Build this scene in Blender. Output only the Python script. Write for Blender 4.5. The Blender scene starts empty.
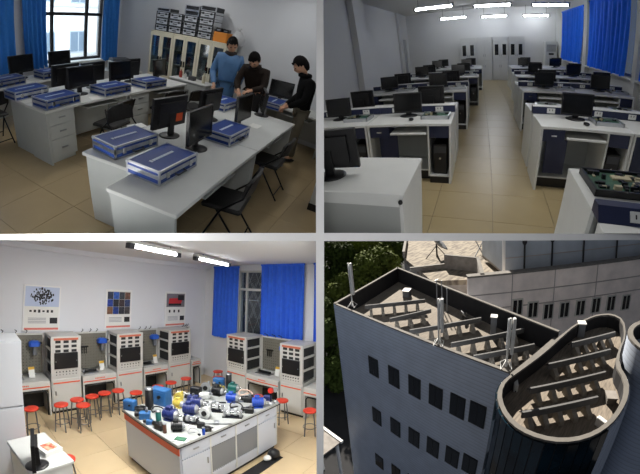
import bpy, bmesh, math, random
from mathutils import Matrix, Vector

random.seed(7)
scn = bpy.context.scene
COL = scn.collection
PI = math.pi

# ------------------------------------------------------------------ camera
# Four places meet around one camera; a wide lens looks into all of them.
# Columns of each matrix: the place's x (right), y (forward), z (up) in camera axes (x right, y down, z forward).
FPX = 300.0
ROT = {
    1: Matrix(((0.9204, 0.2755, 0.2775), (0.383, -0.4914, -0.7822), (-0.0791, 0.8262, -0.5578))),
    2: Matrix(((0.8764, 0.445, -0.1844), (0.1066, -0.5525, -0.8267), (-0.4697, 0.7048, -0.5316))),
    3: Matrix(((0.8686, 0.4953, 0.0133), (-0.0711, 0.1511, -0.986), (-0.4903, 0.8555, 0.1664))),
    4: Matrix(((0.8268, -0.5483, -0.1253), (-0.1958, -0.0718, -0.978), (0.5273, 0.8332, -0.1667))),
}
EYE = {1: 2.0, 2: 1.6, 3: 2.6, 4: 11.0}


def ortho(m):
    y = m.col[1].normalized(); z = (m.col[2] - y * m.col[2].dot(y)).normalized(); x = y.cross(z)
    return Matrix((x, y, z)).transposed()


for k in ROT:
    ROT[k] = ortho(ROT[k])
UP = ROT[4].transposed()                      # camera axes -> world axes (the open-air place stands upright)
RM = {k: UP @ ROT[k] for k in ROT}
M = {k: Matrix.Translation(-(RM[k] @ Vector((0, 0, EYE[k])))) @ RM[k].to_4x4() for k in ROT}
MC = UP.to_4x4()                              # camera axes as a frame of its own
M[0] = MC


def ray(px, py):
    dx, dy = px - 320.0, py - 237.0
    r = math.hypot(dx, dy) + 1e-9
    th = 2 * math.atan(r / (2 * FPX))
    return Vector((dx / r * math.sin(th), dy / r * math.sin(th), math.cos(th)))


def at(room, px, py, axis=2, val=0.0):
    """the point of a place's plane (coordinate axis = val) that the photograph shows at a pixel"""
    d = ROT[room].transposed() @ ray(px, py)
    o = Vector((0, 0, EYE[room]))
    return o + d * ((val - o[axis]) / d[axis])


cam = bpy.data.cameras.new('camera')
camo = bpy.data.objects.new('camera', cam)
COL.objects.link(camo)
camo.matrix_world = MC @ Matrix(((1, 0, 0, 0), (0, -1, 0, 0), (0, 0, -1, 0), (0, 0, 0, 1)))
scn.camera = camo
cam.type = 'PANO'
cam.sensor_fit = 'HORIZONTAL'
cam.sensor_width = 36.0
cam.sensor_height = 36.0 * 474 / 640
cam.panorama_type = 'FISHEYE_LENS_POLYNOMIAL'
cam.fisheye_fov = math.radians(200)
cam.fisheye_polynomial_k0 = 0
cam.fisheye_polynomial_k1 = -0.0592294111
cam.fisheye_polynomial_k2 = -1.69787961e-05
cam.fisheye_polynomial_k3 = 2.05919362e-05
cam.fisheye_polynomial_k4 = -2.70388689e-07
cam.clip_start = 0.05
cam.clip_end = 600

scn.view_settings.view_transform = 'Standard'
scn.view_settings.look = 'None'
scn.view_settings.exposure = 0.0
scn.view_settings.gamma = 1.0
scn.view_settings.use_curve_mapping = False
scn.cycles.use_denoising = True
scn.cycles.max_bounces = 6
scn.cycles.diffuse_bounces = 4
scn.cycles.sample_clamp_indirect = 4.0
scn.cycles.caustics_reflective = False
scn.cycles.caustics_refractive = False

# ------------------------------------------------------------------ sky, sun, room light
world = bpy.data.worlds.new('World')
scn.world = world
world.use_nodes = True
wn = world.node_tree
wn.nodes.clear()
wo = wn.nodes.new('ShaderNodeOutputWorld')
wb = wn.nodes.new('ShaderNodeBackground')
wb.inputs[0].default_value = (0.60, 0.67, 0.80, 1)
wb.inputs[1].default_value = 0.15
wn.links.new(wb.outputs[0], wo.inputs[0])

sun = bpy.data.lights.new('sun', 'SUN')
sun.energy = 11.0
sun.angle = math.radians(0.6)
sun.color = (1.0, 0.93, 0.82)
suno = bpy.data.objects.new('sun', sun)
COL.objects.link(suno)
SUN_FROM = Vector((0.58, 0.60, 0.56)).normalized()      # in the open-air place's axes = world axes
suno.rotation_euler = (-SUN_FROM).to_track_quat('-Z', 'Y').to_euler()


def area(room, loc, size, power, rot=(0, 0, 0), color=(1, 1, 1), name='ceiling_lamp_light'):
    l = bpy.data.lights.new(name, 'AREA')
    l.shape = 'RECTANGLE'
    l.size, l.size_y = size
    l.energy = power
    l.color = color
    o = bpy.data.objects.new(name, l)
    COL.objects.link(o)
    from mathutils import Euler
    o.matrix_world = M[room] @ Matrix.Translation(loc) @ Euler(rot).to_matrix().to_4x4()
    return o


# room 1: cold daylight outside the window, two tubes overhead (above the picture)
area(1, (-9.0, 6.0, 7.5), (6.0, 4.0), 5200, (0, math.radians(62), 0), (0.93, 0.97, 1.0), 'daylight_outside')
area(1, (-4.4, 3.9, 2.95), (0.3, 3.0), 27, (0, 0, 0), (1.0, 0.98, 0.95))
area(1, (-2.2, 4.2, 2.95), (0.3, 2.4), 15, (0, 0, 0), (1.0, 0.98, 0.95))
# room 2: tubes nearer the camera than the picture shows
area(2, (0.3, 3.2, 2.9), (3.5, 0.3), 40, (0, 0, 0), (1.0, 0.98, 0.96))
# room 3: tubes above the picture
area(3, (-3.2, 2.0, 2.98), (3.0, 0.4), 150, (0, 0, 0), (1.0, 0.99, 0.96))
area(3, (-2.0, 0.2, 2.98), (2.0, 0.4), 60, (0, 0, 0), (1.0, 0.99, 0.96))

# added fill light just behind the camera, whitens the partition's front edges
area(0, (0, -0.12, -0.25), (0.3, 0.3), 6.5, (PI, 0, 0), (1, 0.98, 0.96), 'partition_fill')

# ------------------------------------------------------------------ materials
MATS = {}


def mat(name, rgb, rough=0.6, metal=0.0, noise=0.0, scale=8.0, rgb2=None, spec=0.5, emit=0.0, alpha=1.0, trans=0.0, bump=0.0, bscale=60.0,
        stretch=None, coat=0.0):
    if name in MATS:
        return MATS[name]
    m = bpy.data.materials.new(name)
    m.use_nodes = True
    nt = m.node_tree
    b = nt.nodes['Principled BSDF']
    lin = tuple(((c / 255) / 12.92 if c / 255 <= 0.04045 else ((c / 255 + 0.055) / 1.055) ** 2.4) for c in rgb)
    b.inputs['Base Color'].default_value = (*lin, 1)
    b.inputs['Roughness'].default_value = rough
    b.inputs['Metallic'].default_value = metal
    b.inputs['Specular IOR Level'].default_value = spec
    b.inputs['Coat Weight'].default_value = coat
    if trans:
        b.inputs['Transmission Weight'].default_value = trans
    if emit:
        b.inputs['Emission Color'].default_value = (*lin, 1)
        b.inputs['Emission Strength'].default_value = emit
    tc = None
    if noise or rgb2 or bump:
        tc = nt.nodes.new('ShaderNodeTexCoord')
        src = tc.outputs['Object']
        if stretch:
            mp = nt.nodes.new('ShaderNodeMapping')
            mp.inputs['Scale'].default_value = stretch
            nt.links.new(src, mp.inputs[0])
            src = mp.outputs[0]
    if noise or rgb2:
        n = nt.nodes.new('ShaderNodeTexNoise')
        n.inputs['Scale'].default_value = scale
        n.inputs['Detail'].default_value = 4
        nt.links.new(src, n.inputs['Vector'])
        r = nt.nodes.new('ShaderNodeValToRGB')
        if rgb2:
            lin2 = tuple(((c / 255) / 12.92 if c / 255 <= 0.04045 else ((c / 255 + 0.055) / 1.055) ** 2.4) for c in rgb2)
            c0, c1 = lin, lin2
            r.color_ramp.elements[0].position, r.color_ramp.elements[1].position = 0.4, 0.62
        else:
            c0 = tuple(c * (1 - noise) for c in lin)
            c1 = tuple(min(1, c * (1 + noise)) for c in lin)
            r.color_ramp.elements[0].position, r.color_ramp.elements[1].position = 0.3, 0.7
        r.color_ramp.elements[0].color = (*c0, 1)
        r.color_ramp.elements[1].color = (*c1, 1)
        nt.links.new(n.outputs['Fac'], r.inputs[0])
        nt.links.new(r.outputs[0], b.inputs['Base Color'])
    if bump:
        n2 = nt.nodes.new('ShaderNodeTexNoise')
        n2.inputs['Scale'].default_value = bscale
        nt.links.new(src, n2.inputs['Vector'])
        bp = nt.nodes.new('ShaderNodeBump')
        bp.inputs['Strength'].default_value = bump
        nt.links.new(n2.outputs['Fac'], bp.inputs['Height'])
        nt.links.new(bp.outputs[0], b.inputs['Normal'])
    MATS[name] = m
    return m


def glass(name, rgb=(215, 225, 230), alpha=0.25, rough=0.05):
    """a thin pane: mostly clear, with a reflection"""
    if name in MATS:
        return MATS[name]
    m = bpy.data.materials.new(name)
    m.use_nodes = True
    nt = m.node_tree
    nt.nodes.clear()
    o = nt.nodes.new('ShaderNodeOutputMaterial')
    mx = nt.nodes.new('ShaderNodeMixShader')
    t = nt.nodes.new('ShaderNodeBsdfTransparent')
    g = nt.nodes.new('ShaderNodeBsdfGlossy')
    c = tuple((x / 255) ** 2.2 for x in rgb)
    t.inputs[0].default_value = (*c, 1)
    g.inputs['Roughness'].default_value = rough
    mx.inputs[0].default_value = alpha
    nt.links.new(t.outputs[0], mx.inputs[1])
    nt.links.new(g.outputs[0], mx.inputs[2])
    nt.links.new(mx.outputs[0], o.inputs[0])
    MATS[name] = m
    return m


# ------------------------------------------------------------------ mesh helpers
class MB:
    def __init__(s):
        s.v, s.f, s.sm = [], [], []

    def add(s, v, f, smooth=False):
        b = len(s.v)
        s.v += [tuple(p) for p in v]
        s.f += [tuple(i + b for i in q) for q in f]
        s.sm += [smooth] * len(f)
        return s

    def box(s, x0, x1, y0, y1, z0, z1, mx=None):
        v = [Vector((x, y, z)) for z in (z0, z1) for y in (y0, y1) for x in (x0, x1)]
        if mx is not None:
            v = [mx @ p for p in v]
        return s.add(v, [(0, 2, 3, 1), (4, 5, 7, 6), (0, 1, 5, 4), (2, 6, 7, 3), (0, 4, 6, 2), (1, 3, 7, 5)])

    def cbox(s, c, d, mx=None):
        return s.box(c[0] - d[0] / 2, c[0] + d[0] / 2, c[1] - d[1] / 2, c[1] + d[1] / 2, c[2] - d[2] / 2, c[2] + d[2] / 2, mx)

    def rbox(s, x0, x1, y0, y1, z0, z1, r=0.01, mx=None):
        """box with chamfered vertical and top edges"""
        v = []
        for z, k in ((z0, 0), (z1 - r, 0), (z1, r)):
            a, b, c, d = x0 + k, x1 - k, y0 + k, y1 - k
            v += [(a + r, c, z), (b - r, c, z), (b, c + r, z), (b, d - r, z), (b - r, d, z), (a + r, d, z), (a, d - r, z), (a, c + r, z)]
        f = [tuple(range(7, -1, -1)), tuple(range(16, 24))]
        for l in (0, 8):
            for i in range(8):
                j = (i + 1) % 8
                f.append((l + i, l + j, l + 8 + j, l + 8 + i))
        if mx is not None:
            v = [mx @ Vector(p) for p in v]
        return s.add(v, f)

    def cyl(s, p0, p1, r0, r1=None, n=12, caps=True, smooth=True):
        r1 = r0 if r1 is None else r1
        p0, p1 = Vector(p0), Vector(p1)
        d = (p1 - p0).normalized()
        a = d.orthogonal().normalized()
        b = d.cross(a)
        v = [p + (a * math.cos(2 * PI * i / n) + b * math.sin(2 * PI * i / n)) * r for p, r in ((p0, r0), (p1, r1)) for i in range(n)]
        s.add(v, [(i, (i + 1) % n, n + (i + 1) % n, n + i) for i in range(n)], smooth)
        if caps:
            s.add(v[:n], [tuple(range(n - 1, -1, -1))])
            s.add(v[n:], [tuple(range(n))])
        return s

    def tube(s, pts, r, n=8):
        pts = [Vector(p) for p in pts]
        v = []
        prev = None
        for i, p in enumerate(pts):
            d = (pts[min(i + 1, len(pts) - 1)] - pts[max(i - 1, 0)]).normalized()
            a = d.orthogonal().normalized() if prev is None else (prev - d * prev.dot(d)).normalized()
            prev = a
            b = d.cross(a)
            v += [p + (a * math.cos(2 * PI * k / n) + b * math.sin(2 * PI * k / n)) * r for k in range(n)]
        f = []
        for i in range(len(pts) - 1):
            for k in range(n):
                f.append((i * n + k, i * n + (k + 1) % n, (i + 1) * n + (k + 1) % n, (i + 1) * n + k))
        s.add(v, f, True)
        s.add(v[:n], [tuple(range(n - 1, -1, -1))])
        s.add(v[-n:], [tuple(range(n))])
        return s

    def lathe(s, prof, n=20, c=(0, 0, 0), mx=None, smooth=True):
        v = []
        for r, z in prof:
            v += [Vector((c[0] + r * math.cos(2 * PI * k / n), c[1] + r * math.sin(2 * PI * k / n), c[2] + z)) for k in range(n)]
        if mx is not None:
            v = [mx @ p for p in v]
        f = []
        for i in range(len(prof) - 1):
            for k in range(n):
                f.append((i * n + k, i * n + (k + 1) % n, (i + 1) * n + (k + 1) % n, (i + 1) * n + k))
        s.add(v, f, smooth)
        s.add(v[:n], [tuple(range(n - 1, -1, -1))])
        s.add(v[-n:], [tuple(range(n))])
        return s

    def ball(s, c, r, n=12, m=8, mx=None):
        rx, ry, rz = (r, r, r) if isinstance(r, (int, float)) else r
        v = [Vector((c[0], c[1], c[2] - rz))]
        for i in range(1, m):
            t = PI * i / m
            for k in range(n):
                v.append(Vector((c[0] + rx * math.sin(t) * math.cos(2 * PI * k / n), c[1] + ry * math.sin(t) * math.sin(2 * PI * k / n), c[2] - rz * math.cos(t))))
        v.append(Vector((c[0], c[1], c[2] + rz)))
        if mx is not None:
            v = [mx @ p for p in v]
        f = [(0, 1 + (k + 1) % n, 1 + k) for k in range(n)]
        for i in range(m - 2):
            for k in range(n):
                a = 1 + i * n
                f.append((a + k, a + (k + 1) % n, a + n + (k + 1) % n, a + n + k))
        a = 1 + (m - 2) * n
        f += [(a + k, a + (k + 1) % n, len(v) - 1) for k in range(n)]
        return s.add(v, f, True)

    def prism(s, poly, z0, z1, mx=None):
        n = len(poly)
        v = [Vector((p[0], p[1], z0)) for p in poly] + [Vector((p[0], p[1], z1)) for p in poly]
        if mx is not None:
            v = [mx @ p for p in v]
        return s.add(v, [tuple(range(n - 1, -1, -1)), tuple(range(n, 2 * n))] + [(i, (i + 1) % n, n + (i + 1) % n, n + i) for i in range(n)])

    def mesh(s, name):
        me = bpy.data.meshes.new(name)
        me.from_pydata(s.v, [], s.f)
        me.polygons.foreach_set('use_smooth', s.sm)
        me.update()
        bm = bmesh.new()
        bm.from_mesh(me)
        bmesh.ops.recalc_face_normals(bm, faces=bm.faces)
        bm.to_mesh(me)
        bm.free()
        return me


CACHE = {}
ROOMOF = {}


def setp(o, label=None, cat=None, group=None, kind=None):
    if label:
        o['label'] = label
    if cat:
        o['category'] = cat
    if group:
        o['group'] = group
    if kind:
        o['kind'] = kind
    return o


def local(loc, rz=0.0, rx=0.0, ry=0.0):
    return Matrix.Translation(loc) @ Matrix.Rotation(rz, 4, 'Z') @ Matrix.Rotation(ry, 4, 'Y') @ Matrix.Rotation(rx, 4, 'X')


def thing(name, label, cat, room, loc=(0, 0, 0), rz=0.0, group=None, rx=0.0, ry=0.0, kind=None):
    o = bpy.data.objects.new(name, None)
    o.empty_display_size = 0.1
    COL.objects.link(o)
    o.matrix_world = M[room] @ local(loc, rz, rx, ry)
    ROOMOF[o] = room
    return setp(o, label, cat, group, kind)


def part(parent, name, shape, material, key=None, loc=None, rz=0.0, rx=0.0, ry=0.0, kind=None, label=None):
    """shape: an MB, a mesh, or a function giving an MB (kept under key and shared)"""
    if callable(shape) and not isinstance(shape, MB):
        if key in CACHE:
            me = CACHE[key]
        else:
            me = CACHE[key] = shape().mesh(name)
    else:
        me = shape.mesh(name) if isinstance(shape, MB) else shape
    if not me.materials:
        me.materials.append(material)
    elif me.materials[0] != material:
        k2 = (key, material.name)
        if key is None or k2 not in CACHE:
            me = me.copy()
            me.materials.clear()
            me.materials.append(material)
            if key is not None:
                CACHE[k2] = me
        else:
            me = CACHE[k2]
    o = bpy.data.objects.new(name, me)
    COL.objects.link(o)
    o.parent = parent
    if loc is not None or rz or rx or ry:
        o.matrix_local = local(loc or (0, 0, 0), rz, rx, ry)
    if kind:
        o['kind'] = kind
    if label:
        o['label'] = label
    return o


def single(name, label, cat, room, shape, material, loc=(0, 0, 0), rz=0.0, group=None, kind=None, key=None, rx=0.0, ry=0.0):
    o = part(None, name, shape, material, key)
    o.matrix_world = M[room] @ local(loc, rz, rx, ry)
    ROOMOF[o] = room
    return setp(o, label, cat, group, kind)


def struct(name, label, room, shape, material):
    return single(name, label, None, room, shape, material, kind='structure')


def wall_with_holes(axis, pos, thick, a0, a1, z0, z1, holes):
    """a wall slab across axis at pos (thick may be negative), running a0..a1 and z0..z1, with rectangular holes (b0,b1,c0,c1)"""
    mb = MB()
    xs = sorted({a0, a1, *[h[0] for h in holes], *[h[1] for h in holes]})
    zs = sorted({z0, z1, *[h[2] for h in holes], *[h[3] for h in holes]})
    p, q = sorted((pos, pos + thick))
    for i in range(len(xs) - 1):
        for j in range(len(zs) - 1):
            cx, cz = (xs[i] + xs[i + 1]) / 2, (zs[j] + zs[j + 1]) / 2
            if any(h[0] < cx < h[1] and h[2] < cz < h[3] for h in holes):
                continue
            if axis == 0:
                mb.box(p, q, xs[i], xs[i + 1], zs[j], zs[j + 1])
            else:
                mb.box(xs[i], xs[i + 1], p, q, zs[j], zs[j + 1])
    return mb


def tiled_floor(room, label, x0, x1, y0, y1, size, material, grout, off=(0, 0), keep=None):
    fl = struct('floor', label, room, MB().box(x0, x1, y0, y1, -0.08, -0.006), grout)
    g = size * 0.0035
    tm = MB().rbox(g, size - g, g, size - g, -0.006, 0.0, 0.002).mesh('tile')
    tm.materials.append(material)
    nx0, nx1 = math.floor((x0 - off[0]) / size), math.ceil((x1 - off[0]) / size)
    ny0, ny1 = math.floor((y0 - off[1]) / size), math.ceil((y1 - off[1]) / size)
    n = 0
    for i in range(nx0, nx1):
        for j in range(ny0, ny1):
            p = (off[0] + i * size, off[1] + j * size)
            if keep and not keep(p[0] + size / 2, p[1] + size / 2):
                continue
            o = bpy.data.objects.new('tile', tm)
            COL.objects.link(o)
            o.parent = fl
            o.matrix_local = Matrix.Translation((p[0], p[1], 0))
            n += 1
    return fl


def in_frame(room, p, m=25):
    """whether a point of a place falls inside that place's quarter of the picture (with a margin)"""
    c = ROT[room] @ (Vector(p) - Vector((0, 0, EYE[room])))
    rr = math.hypot(c.x, c.y)
    th = math.atan2(rr, c.z)
    r = 2 * FPX * math.tan(th / 2)
    x, y = 320 + c.x / rr * r, 237 + c.y / rr * r
    x0, x1 = (0, 320) if room in (1, 3) else (320, 640)
    y0, y1 = (0, 237) if room in (1, 2) else (237, 474)
    return x0 - m < x < x1 + m and y0 - m < y < y1 + m
# ------------------------------------------------------------------ shared furniture and people
white_lam = mat('pale_laminate', (205, 207, 204), 0.45, noise=0.03, scale=5)
grey_lam = mat('grey_laminate', (178, 182, 180), 0.5, noise=0.03, scale=5)
black_pl = mat('black_plastic', (16, 16, 18), 0.4)
black_sc = mat('dark_screen', (7, 8, 10), 0.18)
black_fab = mat('black_vinyl', (17, 17, 18), 0.5, bump=0.15, bscale=90)
dark_steel = mat('dark_steel', (32, 33, 36), 0.35, 0.8)
chrome = mat('chrome', (190, 192, 195), 0.2, 1.0)
alu = mat('brushed_aluminium', (196, 199, 203), 0.32, 0.85, noise=0.08, scale=30)
steel_grey = mat('handle_metal', (150, 153, 156), 0.35, 0.8)
grout = mat('grout', (120, 108, 88), 0.9)
tilemat1 = mat('beige_tile_gloss', (176, 156, 120), 0.22, noise=0.05, scale=2.2)
tilemat2 = mat('beige_tile_worn', (164, 148, 112), 0.28, noise=0.05, scale=2.2)
tilemat3 = mat('beige_tile_warm', (206, 184, 146), 0.3, noise=0.05, scale=2.2)
paper = mat('paper_white', (230, 230, 226), 0.8)
red_pl = mat('orange_red_vinyl', (214, 62, 40), 0.4)


def desk1(room, label, loc, rz, w=1.5, d=0.74, pedestal=1, h=0.75, group=None):
    """plain office desk: users sit on the -y side"""
    t = thing('office_desk', label, 'desk', room, loc, rz, group)
    part(t, 'table_top', lambda: MB().rbox(-w / 2, w / 2, -d / 2, d / 2, h - 0.032, h, 0.004), white_lam, ('d1top', w, d))
    for s in (-1, 1):
        x = s * (w / 2 - 0.035)
        part(t, 'side_panel', lambda: MB().box(-0.0125, 0.0125, -d / 2 + 0.03, d / 2 - 0.01, 0.0, h - 0.033), grey_lam, ('d1side', d), (x, 0, 0))
    part(t, 'modesty_panel', lambda: MB().box(-w / 2 + 0.05, w / 2 - 0.05, d / 2 - 0.06, d / 2 - 0.042, 0.12, h - 0.033), grey_lam, ('d1mod', w, d))
    if pedestal:
        px = pedestal * (w / 2 - 0.26)
        part(t, 'pedestal', lambda: MB().box(-0.205, 0.205, -d / 2 + 0.065, d / 2 - 0.07, 0.06, h - 0.034).box(-0.19, 0.19, -d / 2 + 0.09, d / 2 - 0.1, 0.0, 0.06), grey_lam, ('d1ped', d), (px, 0, 0))
        for z0, z1 in ((0.075, 0.335), (0.345, 0.525), (0.535, 0.705)):
            dr = part(t, 'drawer', lambda: MB().rbox(-0.2, 0.2, -d / 2 + 0.045, -d / 2 + 0.064, z0, z1, 0.004), grey_lam, ('d1dr', d, z0), (px, 0, 0))
            part(dr, 'handle', lambda: MB().rbox(-0.05, 0.05, -d / 2 + 0.028, -d / 2 + 0.045, (z0 + z1) / 2 - 0.008, (z0 + z1) / 2 + 0.008, 0.003), steel_grey, ('d1h', d, z0))
        part(t, 'keyboard_tray', lambda: MB().box(-0.29, 0.29, -0.22, 0.12, h - 0.12, h - 0.105), grey_lam, ('d1tray',), (-px * 0.55, 0, 0))
    else:
        part(t, 'keyboard_tray', lambda: MB().box(-0.3, 0.3, -0.3, 0.05, h - 0.12, h - 0.105), grey_lam, ('d1tray2',), (0, 0, 0))
    return t


def monitor(room, label, loc, rz, w=0.46, h=0.30, z=0.0, group=None, tilt=0.06, sticker=False, mid=0.1):
    """flat screen on a stand; the screen looks to -y"""
    t = thing('computer_monitor', label, 'monitor', room, (loc[0], loc[1], loc[2] + z), rz, group)
    lift = mid
    mx = Matrix.Translation((0, 0, lift)) @ Matrix.Rotation(-tilt, 4, 'X')
    c = part(t, 'casing', lambda: MB().box(-w / 2, w / 2, -0.018, 0.012, 0, h, mx).box(-w * 0.36, w * 0.36, 0.012, 0.04, h * 0.15, h * 0.85, mx)
             .box(-w / 2, w / 2, -0.024, -0.018, 0, 0.02, mx).box(-w / 2, w / 2, -0.024, -0.018, h - 0.014, h, mx)
             .box(-w / 2, -w / 2 + 0.014, -0.024, -0.018, 0.02, h - 0.014, mx).box(w / 2 - 0.014, w / 2, -0.024, -0.018, 0.02, h - 0.014, mx), black_pl, ('moncase', w, h, lift))
    part(t, 'screen', lambda: MB().box(-w / 2 + 0.014, w / 2 - 0.014, -0.0205, -0.018, 0.02, h - 0.014, mx), black_sc, ('monscr', w, h, lift))
    part(t, 'neck', lambda: MB().box(-0.035, 0.035, 0.025, 0.055, 0.012, lift + h * 0.5), black_pl, ('monneck', lift, h))
    part(t, 'base', lambda: MB().lathe([(0.115, 0), (0.115, 0.006), (0.09, 0.014), (0.03, 0.02)], 20, (0, 0.02, 0)), black_pl, ('monbase',))
    if sticker:
        part(c, 'sticker', lambda: MB().box(-0.155, -0.06, 0.04, 0.0425, h * 0.18, h * 0.46, mx), mat('orange_label', (205, 75, 25), 0.6), ('monst', lift), label='orange paper sticker')
    return t


def folding_chair(room, label, loc, rz, group):
    """black padded folding chair; the sitter looks to +y"""
    t = thing('folding_chair', label, 'chair', room, loc, rz, group)
    part(t, 'seat', lambda: MB().rbox(-0.2, 0.2, -0.19, 0.2, 0.43, 0.47, 0.018), black_fab, ('fcseat',))
    mx = Matrix.Translation((0, -0.235, 0.62)) @ Matrix.Rotation(0.18, 4, 'X')

    def back():
        mb = MB()
        n = 9
        for i in range(n - 1):                       # curved backrest in slices
            a0, a1 = (i / (n - 1) - 0.5) * 1.0, ((i + 1) / (n - 1) - 0.5) * 1.0
            x0, x1 = 0.42 * a0, 0.42 * a1
            y0, y1 = 0.16 * a0 * a0, 0.16 * a1 * a1
            top0, top1 = 0.2 - 0.1 * (2 * a0) ** 4 * 0.6, 0.2 - 0.1 * (2 * a1) ** 4 * 0.6
            v = [(x0, y0 - 0.015, 0), (x1, y1 - 0.015, 0), (x1, y1 + 0.015, 0), (x0, y0 + 0.015, 0),
                 (x0, y0 - 0.015, top0), (x1, y1 - 0.015, top1), (x1, y1 + 0.015, top1), (x0, y0 + 0.015, top0)]
            mb.add([mx @ Vector(p) for p in v], [(0, 3, 2, 1), (4, 5, 6, 7), (0, 1, 5, 4), (2, 3, 7, 6), (0, 4, 7, 3), (1, 2, 6, 5)])
        return mb
    part(t, 'backrest', back, black_fab, ('fcback',))
    for s in (-1, 1):
        part(t, 'leg', lambda: MB().tube([(s * 0.2, 0.21, 0.0), (s * 0.205, 0.0, 0.44), (s * 0.205, -0.2, 0.62), (s * 0.2, -0.255, 0.8)], 0.011), dark_steel, ('fcl1', s))
        part(t, 'leg', lambda: MB().tube([(s * 0.185, -0.26, 0.0), (s * 0.185, 0.05, 0.43), (s * 0.185, 0.13, 0.44)], 0.011), dark_steel, ('fcl2', s))
    part(t, 'stretcher', lambda: MB().tube([(-0.185, -0.215, 0.07), (0.185, -0.215, 0.07)], 0.008), dark_steel, ('fcstr',))
    part(t, 'stretcher', lambda: MB().tube([(-0.2, 0.17, 0.09), (0.2, 0.17, 0.09)], 0.008), dark_steel, ('fcstr2',))
    return t


def curtain(room, label, p0, p1, z0, z1, material, waves=7, amp=0.05, gather=1.0, group=None, off=0.0, seed=0):
    """pleated cloth hanging between two floor points; gather < 1 draws the hem together"""
    p0, p1 = Vector((*p0, 0)), Vector((*p1, 0))
    d = p1 - p0
    L = d.length
    u = d.normalized()
    nrm = Vector((-u.y, u.x, 0))
    rnd = random.Random(seed)
    ph = [rnd.uniform(-0.6, 0.6) for _ in range(40)]
    nx, nz = waves * 8, 10
    v, f = [], []
    for side in (0, 1):
        for j in range(nz + 1):
            tz = j / nz
            for i in range(nx + 1):
                tx = i / nx
                k = gather + (1 - gather) * tz
                xx = (off + (tx - off) * k) * L
                a = amp * (0.55 + 0.45 * (1 - tz)) * math.sin(tx * waves * 2 * PI + ph[int(tx * waves) % 40] * (1 - tz)) + 0.014 * math.sin(tx * 31 + tz * 3)
                p = p0 + u * xx + nrm * (a + side * 0.006)
                v.append((p.x, p.y, z0 + (z1 - z0) * tz + (0.012 * math.sin(tx * 23) if j == 0 else 0)))
    n1 = (nx + 1) * (nz + 1)
    for s in (0, 1):
        for j in range(nz):
            for i in range(nx):
                a = s * n1 + j * (nx + 1) + i
                f.append((a, a + 1, a + nx + 2, a + nx + 1))
    t = thing('curtain', label, 'curtain', room, (0, 0, 0), 0, group)
    part(t, 'cloth', MB().add(v, f, True), material)
    part(t, 'heading_tape', MB().box(-0.01, L + 0.01, -0.012, 0.018, z1 - 0.02, z1 + 0.03, Matrix.Translation(p0) @ Matrix.Rotation(math.atan2(u.y, u.x), 4, 'Z')), material)
    return t


def equipment_case(room, label, loc, rz, group=None, w=0.52, d=0.36, h=0.125, blue=None):
    """blue flight case with aluminium edges; latches and handle on the -y side"""
    blue = blue or mat('case_blue', (32, 60, 128), 0.42, noise=0.08, scale=6, spec=0.3)
    t = thing('equipment_case', label, 'case', room, loc, rz, group)
    s = h * 0.55
    part(t, 'body', lambda: MB().box(-w / 2 + 0.004, w / 2 - 0.004, -d / 2 + 0.004, d / 2 - 0.004, 0.004, s - 0.004), blue, ('ecb', w, d, h))
    lid = part(t, 'lid', lambda: MB().box(-w / 2 + 0.004, w / 2 - 0.004, -d / 2 + 0.004, d / 2 - 0.004, s + 0.004, h - 0.003), blue, ('ecl', w, d, h))

    def trim():
        mb = MB()
        e = 0.016
        for z0, z1 in ((0, e), (s - e - 0.002, s - 0.001), (s + 0.001, s + e + 0.002), (h - e, h)):
            mb.box(-w / 2, w / 2, -d / 2, -d / 2 + 0.006, z0, z1).box(-w / 2, w / 2, d / 2 - 0.006, d / 2, z0, z1)
            mb.box(-w / 2, -w / 2 + 0.006, -d / 2, d / 2, z0, z1).box(w / 2 - 0.006, w / 2, -d / 2, d / 2, z0, z1)
        for x in (-1, 1):
            for y in (-1, 1):
                x0, x1 = sorted((x * w / 2, x * (w / 2 - e)))
                y0, y1 = sorted((y * d / 2, y * (d / 2 - e)))
                mb.box(x0, x1, y0, y1, 0, s - 0.001).box(x0, x1, y0, y1, s + 0.001, h)
        for y0, y1 in ((-d / 2, -d / 2 + e), (d / 2 - e, d / 2)):
            mb.box(-w / 2, w / 2, y0, y1, h - 0.004, h + 0.001)
        for x0, x1 in ((-w / 2, -w / 2 + e), (w / 2 - e, w / 2)):
            mb.box(x0, x1, -d / 2, d / 2, h - 0.004, h + 0.001)
        return mb
    part(t, 'edge_trim', trim, alu, ('ect', w, d, h), label='aluminium edging')
    for x in (-1, 1):
        for y in (-1, 1):
            part(t, 'corner_cap', lambda: MB().ball((0, 0, 0), 0.017, 8, 6), alu, ('eccap',), (x * (w / 2 - 0.008), y * (d / 2 - 0.008), h - 0.008))
    for x in (-0.3, 0.3):
        part(t, 'latch', lambda: MB().rbox(-0.02, 0.02, -d / 2 - 0.008, -d / 2, s - 0.03, s + 0.025, 0.003), chrome, ('eclat', w, d, h), (x * w, 0, 0))
    part(t, 'handle', lambda: MB().tube([(-0.06, -d / 2, s - 0.03), (-0.055, -d / 2 - 0.03, s - 0.032), (0.055, -d / 2 - 0.03, s - 0.032), (0.06, -d / 2, s - 0.03)], 0.009), black_pl, ('ech', w, d, h))

    def lettering():
        mb = MB()
        r = random.Random(3)
        x = -0.13
        while x < 0.13:
            c = r.uniform(0.012, 0.022)
            mb.box(x, x + c * 0.75, -0.012, 0.016, h - 0.001, h + 0.0015)
            x += c
        mb.box(-0.16, -0.14, -0.015, 0.02, h - 0.001, h + 0.0015)
        return mb
    part(lid, 'lettering', lettering, mat('print_white', (215, 225, 235), 0.6), ('eclet', h), label='white printed line of characters')
    return t


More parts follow.
